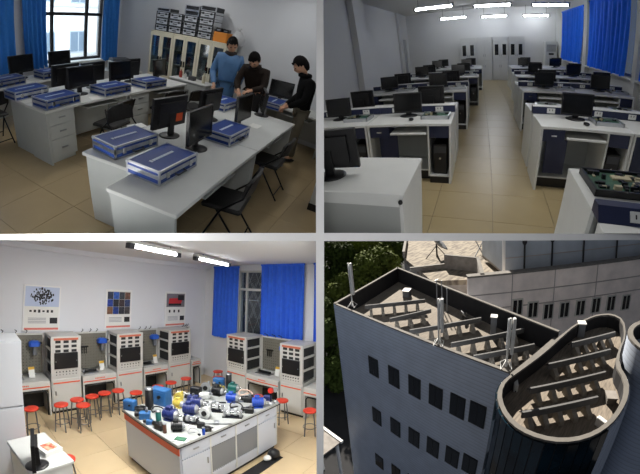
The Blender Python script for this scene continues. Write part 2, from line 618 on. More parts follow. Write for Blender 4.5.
# --- people -------------------------------------------------------------------------------------
def skin_mesh(name, verts, edges, radii, root=0, sub=2):
    me = bpy.data.meshes.new(name)
    me.from_pydata(verts, edges, [])
    o = bpy.data.objects.new(name, me)
    COL.objects.link(o)
    md = o.modifiers.new('skin', 'SKIN')
    md.use_smooth_shade = True
    sv = me.skin_vertices[0].data
    for i, r in enumerate(radii):
        sv[i].radius = r if isinstance(r, tuple) else (r, r)
        sv[i].use_root = (i == root)
    s = o.modifiers.new('sub', 'SUBSURF')
    s.levels = s.render_levels = sub
    dg = bpy.context.evaluated_depsgraph_get()
    dg.update()
    out = bpy.data.meshes.new_from_object(o.evaluated_get(dg))
    bpy.data.objects.remove(o)
    bpy.data.meshes.remove(me)
    return out


def head_shape(mx):
    """a head about the origin at ear height, looking to -y"""
    mb = MB()
    n, m = 28, 20
    v = []
    for i in range(m + 1):
        t = PI * i / m
        for k in range(n):
            a = 2 * PI * k / n
            x, y, z = math.sin(t) * math.cos(a), math.sin(t) * math.sin(a), -math.cos(t)
            sx, sy, sz = 0.076, 0.094, 0.118
            if z < 0:
                sx *= 1 + 0.22 * z
                sy *= 1 + 0.10 * z
            px, py, pz = x * sx, y * sy, z * sz
            if y < 0:
                front = max(0.0, -y)
                py -= 0.022 * math.exp(-((px / 0.013) ** 2) - ((pz + 0.018) / 0.022) ** 2) * front       # nose
                py += 0.010 * math.exp(-(((abs(px) - 0.03) / 0.016) ** 2) - ((pz - 0.008) / 0.013) ** 2)   # eye sockets
                py -= 0.005 * math.exp(-((px / 0.03) ** 2) - ((pz - 0.026) / 0.010) ** 2)                  # brow
                py -= 0.006 * math.exp(-((px / 0.022) ** 2) - ((pz + 0.055) / 0.008) ** 2)                 # lips
                py -= 0.008 * math.exp(-((px / 0.024) ** 2) - ((pz + 0.095) / 0.016) ** 2)                 # chin
            v.append(mx @ Vector((px, py, pz)))
    f = []
    for i in range(m):
        for k in range(n):
            f.append((i * n + k, i * n + (k + 1) % n, (i + 1) * n + (k + 1) % n, (i + 1) * n + k))
    mb.add(v, f, True)
    for s in (-1, 1):
        mb.ball((s * 0.076, 0.01, -0.005), (0.009, 0.018, 0.03), 8, 6, mx)      # ears
    return mb


def hair_shape(mx, length=0.03, fringe=0.072):
    mb = MB()
    n, m = 28, 16
    rnd = random.Random(5)
    v, f = [], []
    for i in range(m + 1):
        t = PI * i / m * 0.80
        for k in range(n):
            a = 2 * PI * k / n
            x, y, z = math.sin(t) * math.cos(a), math.sin(t) * math.sin(a), math.cos(t)
            low = fringe + 0.012 * math.sin(k * 3.1) if y < -0.45 else (0.02 if y < -0.1 else (-0.03 if y < 0.3 else -0.065 - length * 0.3))
            r = 1.07 + 0.13 * max(0.0, z) + 0.025 * math.sin(k * 2.3 + i) + rnd.uniform(-0.012, 0.012)
            pz = max(z * 0.118 * r, low + 0.01 * math.sin(k * 1.9))
            v.append(mx @ Vector((x * 0.078 * r, y * 0.096 * r + 0.004, pz)))
    for i in range(m):
        for k in range(n):
            f.append((i * n + k, (i * n + (k + 1) % n), (i + 1) * n + (k + 1) % n, (i + 1) * n + k))
    f.append(tuple(m * n + k for k in range(n)))
    return mb.add(v, f, True)


def person(label, room, loc, rz, pose, mats, jacket_len=0.0, puff=1.0, group=None, collar=None, hair_len=0.03):
    """pose: joint name -> point (person looks to -y, feet at z 0)"""
    t = thing('person', label, 'person', room, loc, rz, group)
    J = {k: Vector(p) for k, p in pose.items() if k != 'look'}
    names = ['pelvis', 'belly', 'chest', 'neck', 'skull']
    V, E, R = [], [], []
    idx = {}

    def addv(k, p, r):
        idx[k] = len(V)
        V.append(tuple(p))
        R.append(r)

    def chain(keys):
        for a, b in zip(keys, keys[1:]):
            E.append((idx[a], idx[b]))
    addv('pelvis', J['pelvis'], (0.12, 0.1)); addv('belly', J['pelvis'].lerp(J['chest'], 0.5), (0.11, 0.085)); addv('chest', J['chest'], (0.11, 0.085))
    addv('neck', J['neck'], 0.052); addv('skull', J['head'], 0.055)
    chain(names)
    for s in 'lr':
        addv('sh' + s, J['sh' + s], 0.045); addv('el' + s, J['el' + s], 0.038); addv('wr' + s, J['wr' + s], 0.028)
        E.append((idx['chest'], idx['sh' + s])); chain(['sh' + s, 'el' + s, 'wr' + s])
        fwd = (J['wr' + s] - J['el' + s]).normalized()
        if 'hand' + s in J:
            fwd = (J['hand' + s] - J['wr' + s]).normalized()
        side = fwd.cross(Vector((0, 0, 1)))
        side = side.normalized() if side.length > 0.05 else Vector((1, 0, 0))
        dn = fwd.cross(side).normalized()
        if dn.z > 0:
            dn = -dn
        palm = J['wr' + s] + fwd * 0.05
        addv('palm' + s, palm, (0.032, 0.016)); chain(['wr' + s, 'palm' + s])
        for q, (o, ln) in enumerate(((-0.03, 0.062), (-0.01, 0.074), (0.01, 0.07), (0.029, 0.054))):
            addv(f'k{s}{q}', palm + fwd * 0.04 + side * o, 0.0095)
            addv(f'm{s}{q}', palm + fwd * (0.04 + ln * 0.55) + side * o * 1.1 + dn * 0.012, 0.0088)
            addv(f't{s}{q}', palm + fwd * (0.04 + ln * 0.85) + side * o * 1.1 + dn * 0.036, 0.0075)
            chain(['palm' + s, f'k{s}{q}', f'm{s}{q}', f't{s}{q}'])
        th = -1 if s == 'l' else 1
        addv('th0' + s, palm + side * th * 0.036 - fwd * 0.005, 0.011)
        addv('th1' + s, palm + side * th * 0.055 + fwd * 0.032 + dn * 0.01, 0.009)
        chain(['palm' + s, 'th0' + s, 'th1' + s])
        addv('hip' + s, J['hip' + s], 0.088); addv('kn' + s, J['kn' + s], 0.058); addv('an' + s, J['an' + s], 0.04)
        addv('to' + s, J['an' + s] + Vector((0, -0.13, -0.045)), 0.034)
        E.append((idx['pelvis'], idx['hip' + s])); chain(['hip' + s, 'kn' + s, 'an' + s, 'to' + s])
    body = skin_mesh('body', V, E, R, 0, 1)
    up = (J['head'] - J['neck']).normalized()
    look = Vector(pose.get('look', (0, -1, 0)))
    yb = -(look - up * look.dot(up)).normalized()
    xb = yb.cross(up)
    hm = Matrix.Translation(J['head']) @ Matrix((xb, yb, up)).transposed().to_4x4() @ Matrix.Scale(1.2, 4)
    hd = head_shape(hm).mesh('head')
    bm = bmesh.new()
    bm.from_mesh(body)
    bm.from_mesh(hd)
    bmesh.ops.remove_doubles(bm, verts=bm.verts, dist=1e-5)
    for f in bm.faces:
        f.smooth = True
    bm.to_mesh(body)
    bm.free()
    body.materials.clear()
    b = part(t, 'body', body, mats['skin'])
    for s in (-1, 1):
        part(b, 'eye', MB().ball((s * 0.03, -0.083, 0.008), (0.011, 0.006, 0.006), 8, 6, hm), mat('eye_dark', (22, 16, 14), 0.2))
        part(b, 'eyebrow', MB().cbox((s * 0.031, -0.094, 0.027), (0.028, 0.006, 0.005), hm), mats['hair'])
    part(t, 'hair', hair_shape(hm, hair_len), mats['hair'])
    # clothes follow the same joints
    V, E, R = [], [], []
    idx.clear()
    k = puff
    low = J['pelvis'] + Vector((0, 0, -0.02 - jacket_len))
    addv('low', low, (0.175 * k, 0.14 * k)); addv('pelvis', J['pelvis'] + Vector((0, 0, 0.06)), (0.17 * k, 0.135 * k))
    addv('belly', J['pelvis'].lerp(J['chest'], 0.55), (0.165 * k, 0.135 * k)); addv('chest', J['chest'], (0.175 * k, 0.135 * k)); addv('yoke', J['chest'].lerp(J['neck'], 0.5), (0.12 * k, 0.1 * k)); addv('col', J['chest'].lerp(J['neck'], 0.98), (0.085, 0.085))
    chain(['low', 'pelvis', 'belly', 'chest', 'yoke', 'col'])
    for s in 'lr':
        addv('sh' + s, J['sh' + s], 0.085 * k); addv('me' + s, J['sh' + s].lerp(J['el' + s], 0.5), 0.07 * k); addv('el' + s, J['el' + s], 0.062 * k); addv('wr' + s, J['el' + s].lerp(J['wr' + s], 0.93), 0.045 * k)
        E.append((idx['chest'], idx['sh' + s])); chain(['sh' + s, 'me' + s, 'el' + s, 'wr' + s])
    part(t, 'jacket', skin_mesh('jacket', V, E, R, 2, 2), mats['jacket'])
    V, E, R = [], [], []
    idx.clear()
    addv('p', J['pelvis'], (0.125, 0.1))
    for s in 'lr':
        addv('h' + s, J['hip' + s], 0.092); addv('k' + s, J['kn' + s], 0.076); addv('a' + s, J['an' + s] + Vector((0, 0, 0.0)), 0.064)
        E.append((idx['p'], idx['h' + s])); chain(['h' + s, 'k' + s, 'a' + s])
    part(t, 'trousers', skin_mesh('trousers', V, E, R, 0, 2), mats['trousers'])
    for s in 'lr':
        a = J['an' + s]
        part(t, 'shoe', MB().ball((a.x, a.y - 0.055, 0.038), (0.048, 0.135, 0.038), 12, 8), mats['shoe'])
    if collar:
        c = J['chest'].lerp(J['neck'], 0.8)
        part(t, 'collar', MB().lathe([(0.075, -0.03), (0.105, -0.025), (0.115, 0.02), (0.1, 0.05), (0.075, 0.045)], 18, c), collar)
    return t


STAND = dict(pelvis=(0, 0, 0.93), chest=(0, 0.0, 1.32), neck=(0, 0.0, 1.50), head=(0, -0.02, 1.635),
             shl=(0.19, 0, 1.40), shr=(-0.19, 0, 1.40), ell=(0.24, 0.02, 1.12), elr=(-0.24, 0.02, 1.12), wrl=(0.24, -0.06, 0.88), wrr=(-0.24, -0.06, 0.88),
             hipl=(0.095, 0, 0.88), hipr=(-0.095, 0, 0.88), knl=(0.1, -0.02, 0.49), knr=(-0.1, -0.02, 0.49), anl=(0.11, 0, 0.085), anr=(-0.11, 0, 0.085))
# ================================================================== PLACE 1: computer room with blue equipment cases
wall1 = mat('painted_wall_grey_white', (205, 208, 212), 0.85, noise=0.015, scale=1.5)
X1, Y1 = -7.0, 5.9
tiled_floor(1, 'glossy beige tiled floor under the desks with blue cases', -7.0, 1.2, 0.2, 5.9, 0.66, tilemat1, grout, (-2.82, 1.67),
            lambda x, y: in_frame(1, (x, y, 0), 40))
wy = sorted((at(1, 46, 60, 0, X1).y, at(1, 101, 60, 0, X1).y))
WZ0, WZ1 = 0.76, 2.75
W1 = (wy[0] - 0.02, wy[1] + 0.02, WZ0, WZ1)
struct('wall_window', 'pale wall with a dark-framed window between blue curtains', 1, wall_with_holes(0, X1, -0.24, -0.5, Y1 + 0.2, -0.08, 3.1, [W1, (W1[0] - 3.1, W1[0] - 1.7, WZ0, WZ1)]), wall1)
struct('wall_back', 'plain pale wall behind the glass cabinets and the three people', 1, MB().box(X1, 3.2, Y1, Y1 + 0.2, -0.08, 3.1), wall1)
struct('ceiling', 'white ceiling above the desks with blue cases', 1, MB().box(X1 - 0.2, 3.2, -0.6, Y1 + 0.2, 3.1, 3.2), wall1)
struct('trim_1', 'white window ledge under the dark-framed window', 1, MB().rbox(X1 - 0.02, X1 + 0.12, W1[0] - 0.12, W1[1] + 0.12, WZ0 - 0.05, WZ0, 0.01), white_lam)
win = thing('window_1', 'dark-framed window showing a white apartment block outside', None, 1, (X1 - 0.1, 0, 0), 0, None, kind='structure')
dkfr = mat('dark_bronze_frame', (38, 36, 38), 0.45, 0.3)
ymid1, ymid2 = W1[0] + (W1[1] - W1[0]) * 0.16, W1[0] + (W1[1] - W1[0]) * 0.78
ymid1 = at(1, 54, 40, 0, X1).y
ymid2 = at(1, 88, 40, 0, X1).y
zt = at(1, 72, 14, 0, X1).z
fr = MB()
for y in (W1[0], W1[1]):
    fr.box(-0.035, 0.035, y - 0.03, y + 0.03, WZ0, WZ1)
fr.box(-0.035, 0.035, W1[0], W1[1], WZ0, WZ0 + 0.06).box(-0.035, 0.035, W1[0], W1[1], WZ1 - 0.06, WZ1)
part(win, 'window_frame', fr, dkfr)
for y in (ymid1, ymid2):
    part(win, 'mullion', MB().box(-0.03, 0.03, y - 0.03, y + 0.03, WZ0 + 0.06, WZ1 - 0.06), dkfr)
part(win, 'transom', MB().box(-0.032, 0.032, W1[0], W1[1], zt - 0.035, zt + 0.035), dkfr)
ys = [W1[0] + 0.03, ymid1, ymid2, W1[1] - 0.03]
for i in range(3):
    for za, zb in ((WZ0 + 0.06, zt - 0.035), (zt + 0.035, WZ1 - 0.06)):
        part(win, 'pane', MB().box(-0.003, 0.003, ys[i] + 0.02, ys[i + 1] - 0.02, za, zb), glass('window_pane', (240, 246, 250), 0.06))
# the block across the yard
blk = thing('apartment_block', 'white apartment block seen through the window', 'building', 1, (-19.0, 10.5, 0), 0)
bw = mat('white_render', (236, 238, 240), 0.9, noise=0.02, scale=0.5)  # plain white render
part(blk, 'wall', MB().box(-1.0, 0.0, -9, 9, -6.0, 9.0), bw)
for j, z in enumerate((-3.2, -0.3, 2.6, 5.5)):
    part(blk, 'floor_band', MB().box(0.0, 0.12, -9, 9, z - 0.75, z - 0.6), mat('band_grey', (205, 210, 216), 0.9))
    for y in (-6.6, -4.4, -2.2, 0.0, 2.2, 4.4, 6.6):
        w = part(blk, 'window', MB().box(0.0, 0.05, -0.62, 0.62, -0.55, 0.75), mat('far_window_frame', (198, 206, 214), 0.7), ('blkw',), (0, y, z)) if False else \
            part(blk, 'window', lambda: MB().box(0.0, 0.05, -0.62, 0.62, -0.55, 0.75), mat('far_window_frame', (180, 190, 200), 0.7), ('blkw',), (0.0, y, z))
        for yy in (-0.3, 0.3):
            part(w, 'pane', lambda: MB().box(0.05, 0.06, -0.26, 0.26, -0.48, 0.68), mat('far_window_glass', (120, 138, 156), 0.4), ('blkp',), (0, yy, 0))

blue_cloth = mat('blue_curtain_cloth', (44, 118, 196), 0.85, noise=0.06, scale=14, bump=0.1, bscale=120)
cz = 0.72
ya = at(1, 33, 60, 0, X1 + 0.14).y; yb = at(1, 47, 60, 0, X1 + 0.14).y
curtain(1, 'blue curtain drawn back, between two pale wall piers by the dark-framed window', (X1 + 0.14, ya - 0.22), (X1 + 0.14, yb), cz, 2.7, blue_cloth, 5, 0.045, 0.86, 'blue curtains of the computer room', 1.0, 1)
ya = at(1, 101, 60, 0, X1 + 0.14).y; yb = at(1, 116, 60, 0, X1 + 0.14).y
curtain(1, 'blue curtain drawn back, in the corner beside the white printer', (X1 + 0.14, ya), (X1 + 0.14, yb), cz, 2.7, blue_cloth, 5, 0.045, 0.9, 'blue curtains of the computer room', 1.0, 2)
ya = at(1, 17, 64, 0, X1 + 0.14).y
curtain(1, 'blue curtain of the next window, above the end of the window desk row', (X1 + 0.14, ya - 1.2), (X1 + 0.14, ya), cz, 2.7, blue_cloth, 7, 0.05, 1.0, 'blue curtains of the computer room', 1.0, 3)

# desk block in front (two rows back to back, turned a little)
AY = math.radians(5)
A0 = Vector((-1.12, 1.41, 0))


def rowA(u, v, z=0.0):
    return (A0.x + u * math.cos(AY) - v * math.sin(AY), A0.y + u * math.sin(AY) + v * math.cos(AY), z)


RZA = AY + PI / 2
desk1(1, 'pale desk carrying the blue case with the largest lid, free corner over the tiles', rowA(-0.335, 0.78), RZA, 1.55, 0.66, 0, group=None)
desk1(1, 'pale desk between the black chair and the man with clasped hands', rowA(-0.335, 2.335), RZA, 1.54, 0.66, 0)
desk1(1, 'pale desk set back from its twin, under the monitor with an orange sticker', rowA(-1.0, 1.05), RZA + PI, 1.4, 0.66, 0)
desk1(1, 'pale desk in front of the man in the blue jacket', rowA(-1.0, 2.43), RZA + PI, 1.34, 0.66, 0)
# second block
RB = PI / 2
desk1(1, 'pale desk with three drawers facing the aisle, two blue cases on its twin behind', (-4.12, 2.78, 0), RB, 1.44, 0.54, -1)
desk1(1, 'pale three-drawer desk farther along the aisle, towards the glass cabinets', (-4.12, 4.225, 0), RB, 1.43, 0.54, -1)
desk1(1, 'pale desk behind the three-drawer desk, end panel over the tiles', (-4.68, 2.80, 0), RB + PI, 1.44, 0.54, 0)
desk1(1, 'pale desk backing on the three-drawer desk near the cabinets', (-4.68, 4.245, 0), RB + PI, 1.43, 0.54, 0)
# window row
desk1(1, 'pale desk of the window row, in front of the blue curtain', (-5.85, 2.15, 0), RB, 1.4, 0.6, -1)
desk1(1, 'pale desk of the window row, below the dark-framed window', (-5.85, 3.565, 0), RB, 1.4, 0.6, -1)
# by the back wall
desk1(1, 'pale desk against the back wall behind the people', (-1.7, 5.58, 0), 0.0, 1.2, 0.6, 0)

# cases
T = 0.7505
GC = 'blue equipment cases on the computer room desks'


def case_at(px, py, rz, label, row=0):
    p = at(1, px, py, 2, T)
    equipment_case(1, label, (p.x, p.y, T), rz, GC)


def case_xy(x, y, rz, label):
    equipment_case(1, label, (x, y, T), rz, GC)


case_at(163, 169, PI / 2 + math.radians(2), 'blue case with aluminium edges on the free corner of the front desk')
case_at(126, 147, PI / 2 + math.radians(-4), 'blue case with aluminium edges in front of the monitor with the orange sticker')
case_at(226, 137, PI / 2 + math.radians(4), 'blue case between two black monitors, halfway along the front desks')
case_at(273.5, 107, PI / 2 + math.radians(8), 'blue case at the far end of the desk, beside the man with clasped hands')
case_at(222, 107, PI / 2 + math.radians(4), 'blue case in front of the man in the blue jacket')
case_xy(-4.77, 2.29, PI / 2, 'blue case on the rear desk end, touching a second case')
case_xy(-4.06, 2.36, PI / 2 + math.radians(2), 'blue case on the three-drawer desk, its long side to the aisle')
case_xy(-4.06, 3.29, PI / 2 + math.radians(2), 'blue case on the drawer desk between two black monitors')
case_xy(-4.06, 4.12, PI / 2 + math.radians(2), 'blue case near the drawer desk end towards the glass cabinets')
case_xy(-5.74, 2.42, PI / 2, 'blue case on the window row below the curtain')
case_xy(-5.74, 3.27, PI / 2, 'blue case beside the window row monitor under the window')
case_xy(-5.76, 3.97, PI / 2 + 0.05, 'blue case with a white paper at the end of the window row')

# monitors (screens of the aisle-side users look to +x)
SX = PI / 2


def mon_at(px, py, rz, label, **k):
    p = at(1, px, py, 2, T)
    monitor(1, label, (p.x, p.y, T), rz, group='black monitors of the computer room', **k)


def mon_xy(x, y, rz, label, **k):
    monitor(1, label, (x, y, T), rz, group='black monitors of the computer room', **k)


mon_at(168, 135, SX + PI - 0.1, 'black monitor seen from behind with an orange sticker', w=0.47, h=0.33, sticker=True)
mon_at(198, 149, SX + 0.12, 'black monitor next to the large-lidded blue case, screen to the chairs', w=0.47, h=0.33)
mon_at(208, 119, SX + PI, 'black monitor back behind the two front monitors', w=0.46, h=0.31)
mon_at(241, 127, SX + 0.1, 'black monitor between two blue cases, in front of the man in dark clothes', w=0.46, h=0.33)
mon_at(260, 115, SX + PI + 0.55, 'black monitor turned edge-on beside the last blue case', w=0.44, h=0.3)
p = at(1, 281, 82, 1, 5.5)
monitor(1, 'black monitor on the desk against the back wall between two men', (p.x, 5.62, T), 0.35, w=0.46, h=0.32, group='black monitors of the computer room')
mon_xy(-4.27, 2.9, SX + 0.04, 'black monitor overlapping another above the three drawers', w=0.46, h=0.31)
mon_xy(-4.57, 2.83, SX + PI, 'black monitor back behind the overlapping one on the rear desk', w=0.46, h=0.31)
mon_xy(-4.53, 3.3, SX + PI, 'black monitor back between the blue cases of the drawer desks', w=0.44, h=0.3)
mon_xy(-4.325, 3.7, SX + 0.04, 'black monitor between the two farther blue cases of the drawer desks', w=0.46, h=0.31)
mon_xy(-4.53, 4.1, SX + PI, 'black monitor back near the far blue case of the drawer desks', w=0.42, h=0.3)
mon_xy(-4.3, 4.62, SX + 0.2, 'black monitor at the end of the drawer desks by the glass cabinets', w=0.4, h=0.3)
mon_xy(-6.03, 2.84, SX, 'black monitor with a pale mark on the window row, below the curtain', w=0.46, h=0.3)
mon_xy(-6.03, 3.62, SX, 'black monitor on the window row below the window', w=0.46, h=0.3)

# chairs (sitter's forward is +y of the chair; aisle-side users face -x)
CF = PI / 2
GCh = 'black folding chairs of the computer room'
folding_chair(1, 'black folding chair tucked under the desk with the largest case lid', rowA(0.0, 0.88), CF + 0.2, GCh)
folding_chair(1, 'black folding chair tucked under the desk next to the man with clasped hands', rowA(-0.02, 2.1), CF + 0.1, GCh)
folding_chair(1, 'black folding chair in the knee space beside the three drawers', (-3.62, 2.95, 0), CF + 0.2, GCh)
folding_chair(1, 'black folding chair in the farther knee space of the drawer desks', (-3.62, 4.1, 0), CF - 0.15, GCh)
folding_chair(1, 'black folding chair at the end of the drawer desks by the cabinets', (-3.45, 4.62, 0), CF - 0.3, GCh)
folding_chair(1, 'black folding chair behind the stepped-back desk', (-3.0, 2.75, 0), -CF, GCh)
folding_chair(1, 'black folding chair at the window row below the curtain', (-5.35, 1.95, 0), CF, GCh)
folding_chair(1, 'black folding chair at the window row below the dark-framed window', (-5.3, 3.3, 0), CF + 0.1, GCh)

# glass cabinets on the back wall
cream = mat('cream_steel', (214, 208, 186), 0.45, noise=0.03, scale=4)
cx0, cx1, cyf, chh = -5.42, -3.42, 5.44, 1.6
cw = (cx1 - cx0) / 3 - 0.006
ord3 = ('under the leaning stacks by the corner', 'between the other two cabinets', 'behind the man in the blue jacket')
for i in range(3):
    t = thing('glass_cabinet', 'cream steel cabinet with two glass doors, ' + ord3[i], 'cabinet', 1, (cx0 + (cw + 0.006) * (i + 0.5), cyf, 0), 0)
    part(t, 'body', lambda: MB().box(-cw / 2, -cw / 2 + 0.02, 0, 0.42, 0, chh).box(cw / 2 - 0.02, cw / 2, 0, 0.42, 0, chh).box(-cw / 2, cw / 2, 0.4, 0.42, 0, chh)
         .box(-cw / 2, cw / 2, 0, 0.42, chh - 0.03, chh).box(-cw / 2, cw / 2, 0, 0.42, 0, 0.08).box(-cw / 2, cw / 2, 0.0, 0.42, 0.62, 0.65), cream, ('gcb',))
    for z in (0.95, 1.25):
        part(t, 'shelf', lambda: MB().box(-cw / 2 + 0.02, cw / 2 - 0.02, 0.05, 0.4, 0, 0.015), cream, ('gcs',), (0, 0, z))
    for s in (-1, 1):
        dw = cw / 2

        def door():
            mb = MB()
            a, b = 0.004, dw - 0.004
            mb.box(a, b, -0.02, 0, 0.09, 0.62)
            mb.box(a, b, -0.02, 0, 0.62, 0.68).box(a, b, -0.02, 0, chh - 0.1, chh - 0.035)
            return mb.box(a, a + 0.05, -0.02, 0, 0.68, chh - 0.1).box(b - 0.05, b, -0.02, 0, 0.68, chh - 0.1)
        d = part(t, 'door', door, cream, ('gcd',), (-dw if s < 0 else 0, 0, 0))
        part(d, 'pane', lambda: MB().box(0.05, dw - 0.05, -0.012, -0.008, 0.68, chh - 0.1), glass('cabinet_pane', (205, 215, 220), 0.14), ('gcp',))
        part(d, 'handle', lambda: MB().box(-0.012, 0.012, -0.04, -0.02, 0.95, 1.07), dark_steel, ('gch', ), (dw - 0.03 if s < 0 else 0.03, 0, 0))
    rnd = random.Random(i + 2)
    fname = {(60, 90, 140): 'blue', (120, 130, 140): 'grey', (170, 175, 178): 'light grey', (150, 80, 60): 'rust brown', (45, 60, 90): 'dark blue', (200, 200, 195): 'white'}
    cols = list(fname)
    for z in (0.651, 0.966, 1.266):
        x = -cw / 2 + 0.06
        while x < cw / 2 - 0.1:
            wb_ = rnd.uniform(0.05, 0.09)
            hb = rnd.uniform(0.16, 0.25)
            c = rnd.choice(cols)
            single('file_box', fname[c] + ' file box on the ' + {0.651: 'lowest', 0.966: 'middle', 1.266: 'top'}[z] + ' shelf of the ' + ('corner-side cabinet', 'middle cabinet', 'cabinet behind the blue jacket')[i], 'file box', 1, MB().rbox(0, wb_ - 0.004, 0, 0.24, 0, hb, 0.004),
                   mat('file_%d_%d_%d' % c, c, 0.6), (cx0 + cw * (i + 0.5) + x, cyf + 0.1, z), 0, 'files in the glass cabinets')
            x += wb_ + rnd.choice((0.0, 0.0, 0.05))

# silver boxes stacked on the cabinets
silver = mat('silver_panel', (208, 212, 216), 0.4, 0.3)
darkp = mat('dark_case_panel', (46, 48, 52), 0.5)


def silver_box(label, loc, w, d, h, dark=False, group='stacked cases on top of the cabinets'):
    t = thing('storage_case', label, 'case', 1, (loc[0], loc[1], loc[2] + 0.002), random.uniform(-0.02, 0.02), group)
    part(t, 'shell', lambda: MB().box(-w / 2 + 0.006, w / 2 - 0.006, -d / 2 + 0.006, d / 2 - 0.006, 0.004, h - 0.004), darkp if dark else silver, ('sbx', w, d, h))
    part(t, 'seam', lambda: MB().box(-w / 2, w / 2, -d / 2, d / 2, h * 0.60, h * 0.69), mat('case_black_edge', (26, 27, 30), 0.5), ('sbs', w, d, h))
    part(t, 'edging', lambda: MB().box(-w / 2, w / 2, -d / 2, -d / 2 + 0.02, 0, 0.016).box(-w / 2, w / 2, -d / 2, -d / 2 + 0.02, h - 0.014, h)
         .box(-w / 2, -w / 2 + 0.02, -d / 2, -d / 2 + 0.02, 0, h).box(w / 2 - 0.02, w / 2, -d / 2, -d / 2 + 0.02, 0, h), alu if dark else mat('case_black_edge', (26, 27, 30), 0.5), ('sbe', w, d, h))
    for s in (-0.28, 0.28):
        part(t, 'latch', lambda: MB().box(-0.022, 0.022, -d / 2 - 0.008, -d / 2, h * 0.5, h * 0.78), mat('case_black_edge', (26, 27, 30), 0.5), ('sbl', d, h), (s * w, 0, 0))
    part(t, 'handle', lambda: MB().box(-0.05, 0.05, -d / 2 - 0.015, -d / 2, h * 0.3, h * 0.42), mat('case_black_edge', (26, 27, 30), 0.5), ('sbh', d, h))
    return t


stk = [(-5.2, 3, 1), (-4.82, 3, 0), (-4.43, 3, 2), (-4.04, 4, 1)]
for ci, (x, n, extra) in enumerate(stk):
    where = ('column next to the curtain', 'second column from the curtain', 'third column from the curtain', 'column beside the orange carton')[ci]
    z = chh
    for k in range(n):
        hh = 0.135
        lv = ('bottom', 'second', 'third', 'fourth')[k]
        silver_box(f'silver black-edged case on the cabinets, {lv} of the {where}', (x, cyf + 0.2, z), 0.36, 0.3, hh)
        z += hh + 0.003
    for k in range(extra if ci != 3 else 1):
        silver_box(f'dark case with bright edging topping the {where}' + (', upper one' if k else ''), (x + 0.005, cyf + 0.2, z), 0.37, 0.3, 0.075 if ci == 0 else 0.1, True)
        z += 0.078 if ci == 0 else 0.103
t = thing('carton', 'orange carton on the cabinets beside the silver cases', 'carton', 1, (-3.68, cyf + 0.2, chh + 0.002), 0.05)
orange = mat('orange_card', (206, 128, 44), 0.7)
part(t, 'box', MB().rbox(-0.15, 0.15, -0.13, 0.13, 0, 0.19, 0.004), orange)
part(t, 'tape', MB().box(-0.15, 0.15, -0.02, 0.02, 0.19, 0.1925), mat('tape', (190, 160, 100), 0.5))
for k, (dx, s) in enumerate(((-0.08, 0.1), (0.07, 0.09))):
    t = thing('adapter_box', 'small black unit on the orange carton, ' + ('beside the silver cases' if k == 0 else 'by the grey bag'), 'box', 1, (-3.68 + dx, cyf + 0.2, chh + 0.197), 0.2 * k)
    part(t, 'shell', MB().rbox(-s * 0.65, s * 0.65, -0.08, 0.08, 0, s * 0.75, 0.008), black_pl)
    part(t, 'front_plate', MB().box(-s * 0.4, s * 0.4, -0.083, -0.08, 0.02, s * 0.5), steel_grey)
bagm = mat('grey_plastic_bag', (176, 178, 180), 0.5, noise=0.1, scale=12, bump=0.6, bscale=18)
t = thing('plastic_bag', 'crumpled grey bag on the end of the cabinets', 'bag', 1, (-3.36, cyf + 0.24, chh + 0.002), 0)
part(t, 'pouch', MB().lathe([(0.11, 0), (0.14, 0.05), (0.135, 0.14), (0.10, 0.22), (0.05, 0.27)], 14), bagm)
part(t, 'knot', MB().lathe([(0.03, 0.26), (0.025, 0.29), (0.05, 0.33), (0.03, 0.34)], 9), bagm)

# low cupboard before the cabinets, printer in the corner
t = thing('low_cupboard', 'pale low cupboard with small tools on top, before the glass cabinets', 'cupboard', 1, (-3.95, 5.21, 0), 0.0)
part(t, 'body', MB().box(-0.45, 0.45, -0.15, 0.17, 0.0, 0.76), grey_lam)
part(t, 'top', MB().rbox(-0.47, 0.47, -0.18, 0.18, 0.76, 0.785, 0.006), white_lam)
for s in (-1, 1):
    d = part(t, 'door', MB().rbox(min(0, s * 0.44), max(0, s * 0.44), -0.17, -0.15, 0.08, 0.74, 0.004), grey_lam)
    part(d, 'handle', MB().box(s * 0.05 - 0.008, s * 0.05 + 0.008, -0.186, -0.17, 0.5, 0.62), steel_grey)
for k, (dx, hgt, c) in enumerate(((-0.3, 0.16, (150, 60, 50)), (-0.18, 0.11, (190, 190, 190)), (0.0, 0.08, (60, 60, 64)), (0.28, 0.2, (205, 196, 170)))):
    single('bottle' if hgt > 0.1 else 'tool_box', ('brown bottle', 'grey bottle', 'small black box', 'tall cream bottle')[k] + ' standing on the pale low cupboard', 'bottle' if hgt > 0.1 else 'box', 1,
           MB().lathe([(0.032, 0), (0.034, hgt * 0.7), (0.014, hgt * 0.85), (0.014, hgt)], 12) if hgt > 0.1 else MB().rbox(-0.07, 0.07, -0.05, 0.05, 0, hgt, 0.01), mat('sm%d' % k, c, 0.5), (-3.95 + dx, 5.19, 0.787))
t = thing('printer_table', 'pale side table in the corner under the printer', 'table', 1, (-5.75, 4.9, 0), 0.0)
part(t, 'table_top', MB().rbox(-0.4, 0.4, -0.3, 0.3, 0.67, 0.7, 0.005), white_lam)
for sx in (-1, 1):
    for sy in (-1, 1):
        part(t, 'leg', MB().box(sx * 0.36 - 0.02, sx * 0.36 + 0.02, sy * 0.26 - 0.02, sy * 0.26 + 0.02, 0, 0.67), grey_lam)
t = thing('printer', 'white printer with a dark lid, in the corner by the curtain', 'printer', 1, (-5.75, 4.9, 0.701), PI / 2 - 0.3)
part(t, 'body', MB().rbox(-0.22, 0.22, -0.18, 0.18, 0, 0.2, 0.02), white_lam)
part(t, 'lid', MB().rbox(-0.2, 0.2, -0.1, 0.17, 0.2, 0.25, 0.015), mat('printer_dark', (62, 66, 74), 0.5))
part(t, 'paper_tray', MB().box(-0.14, 0.14, -0.32, -0.18, 0.04, 0.055), grey_lam)

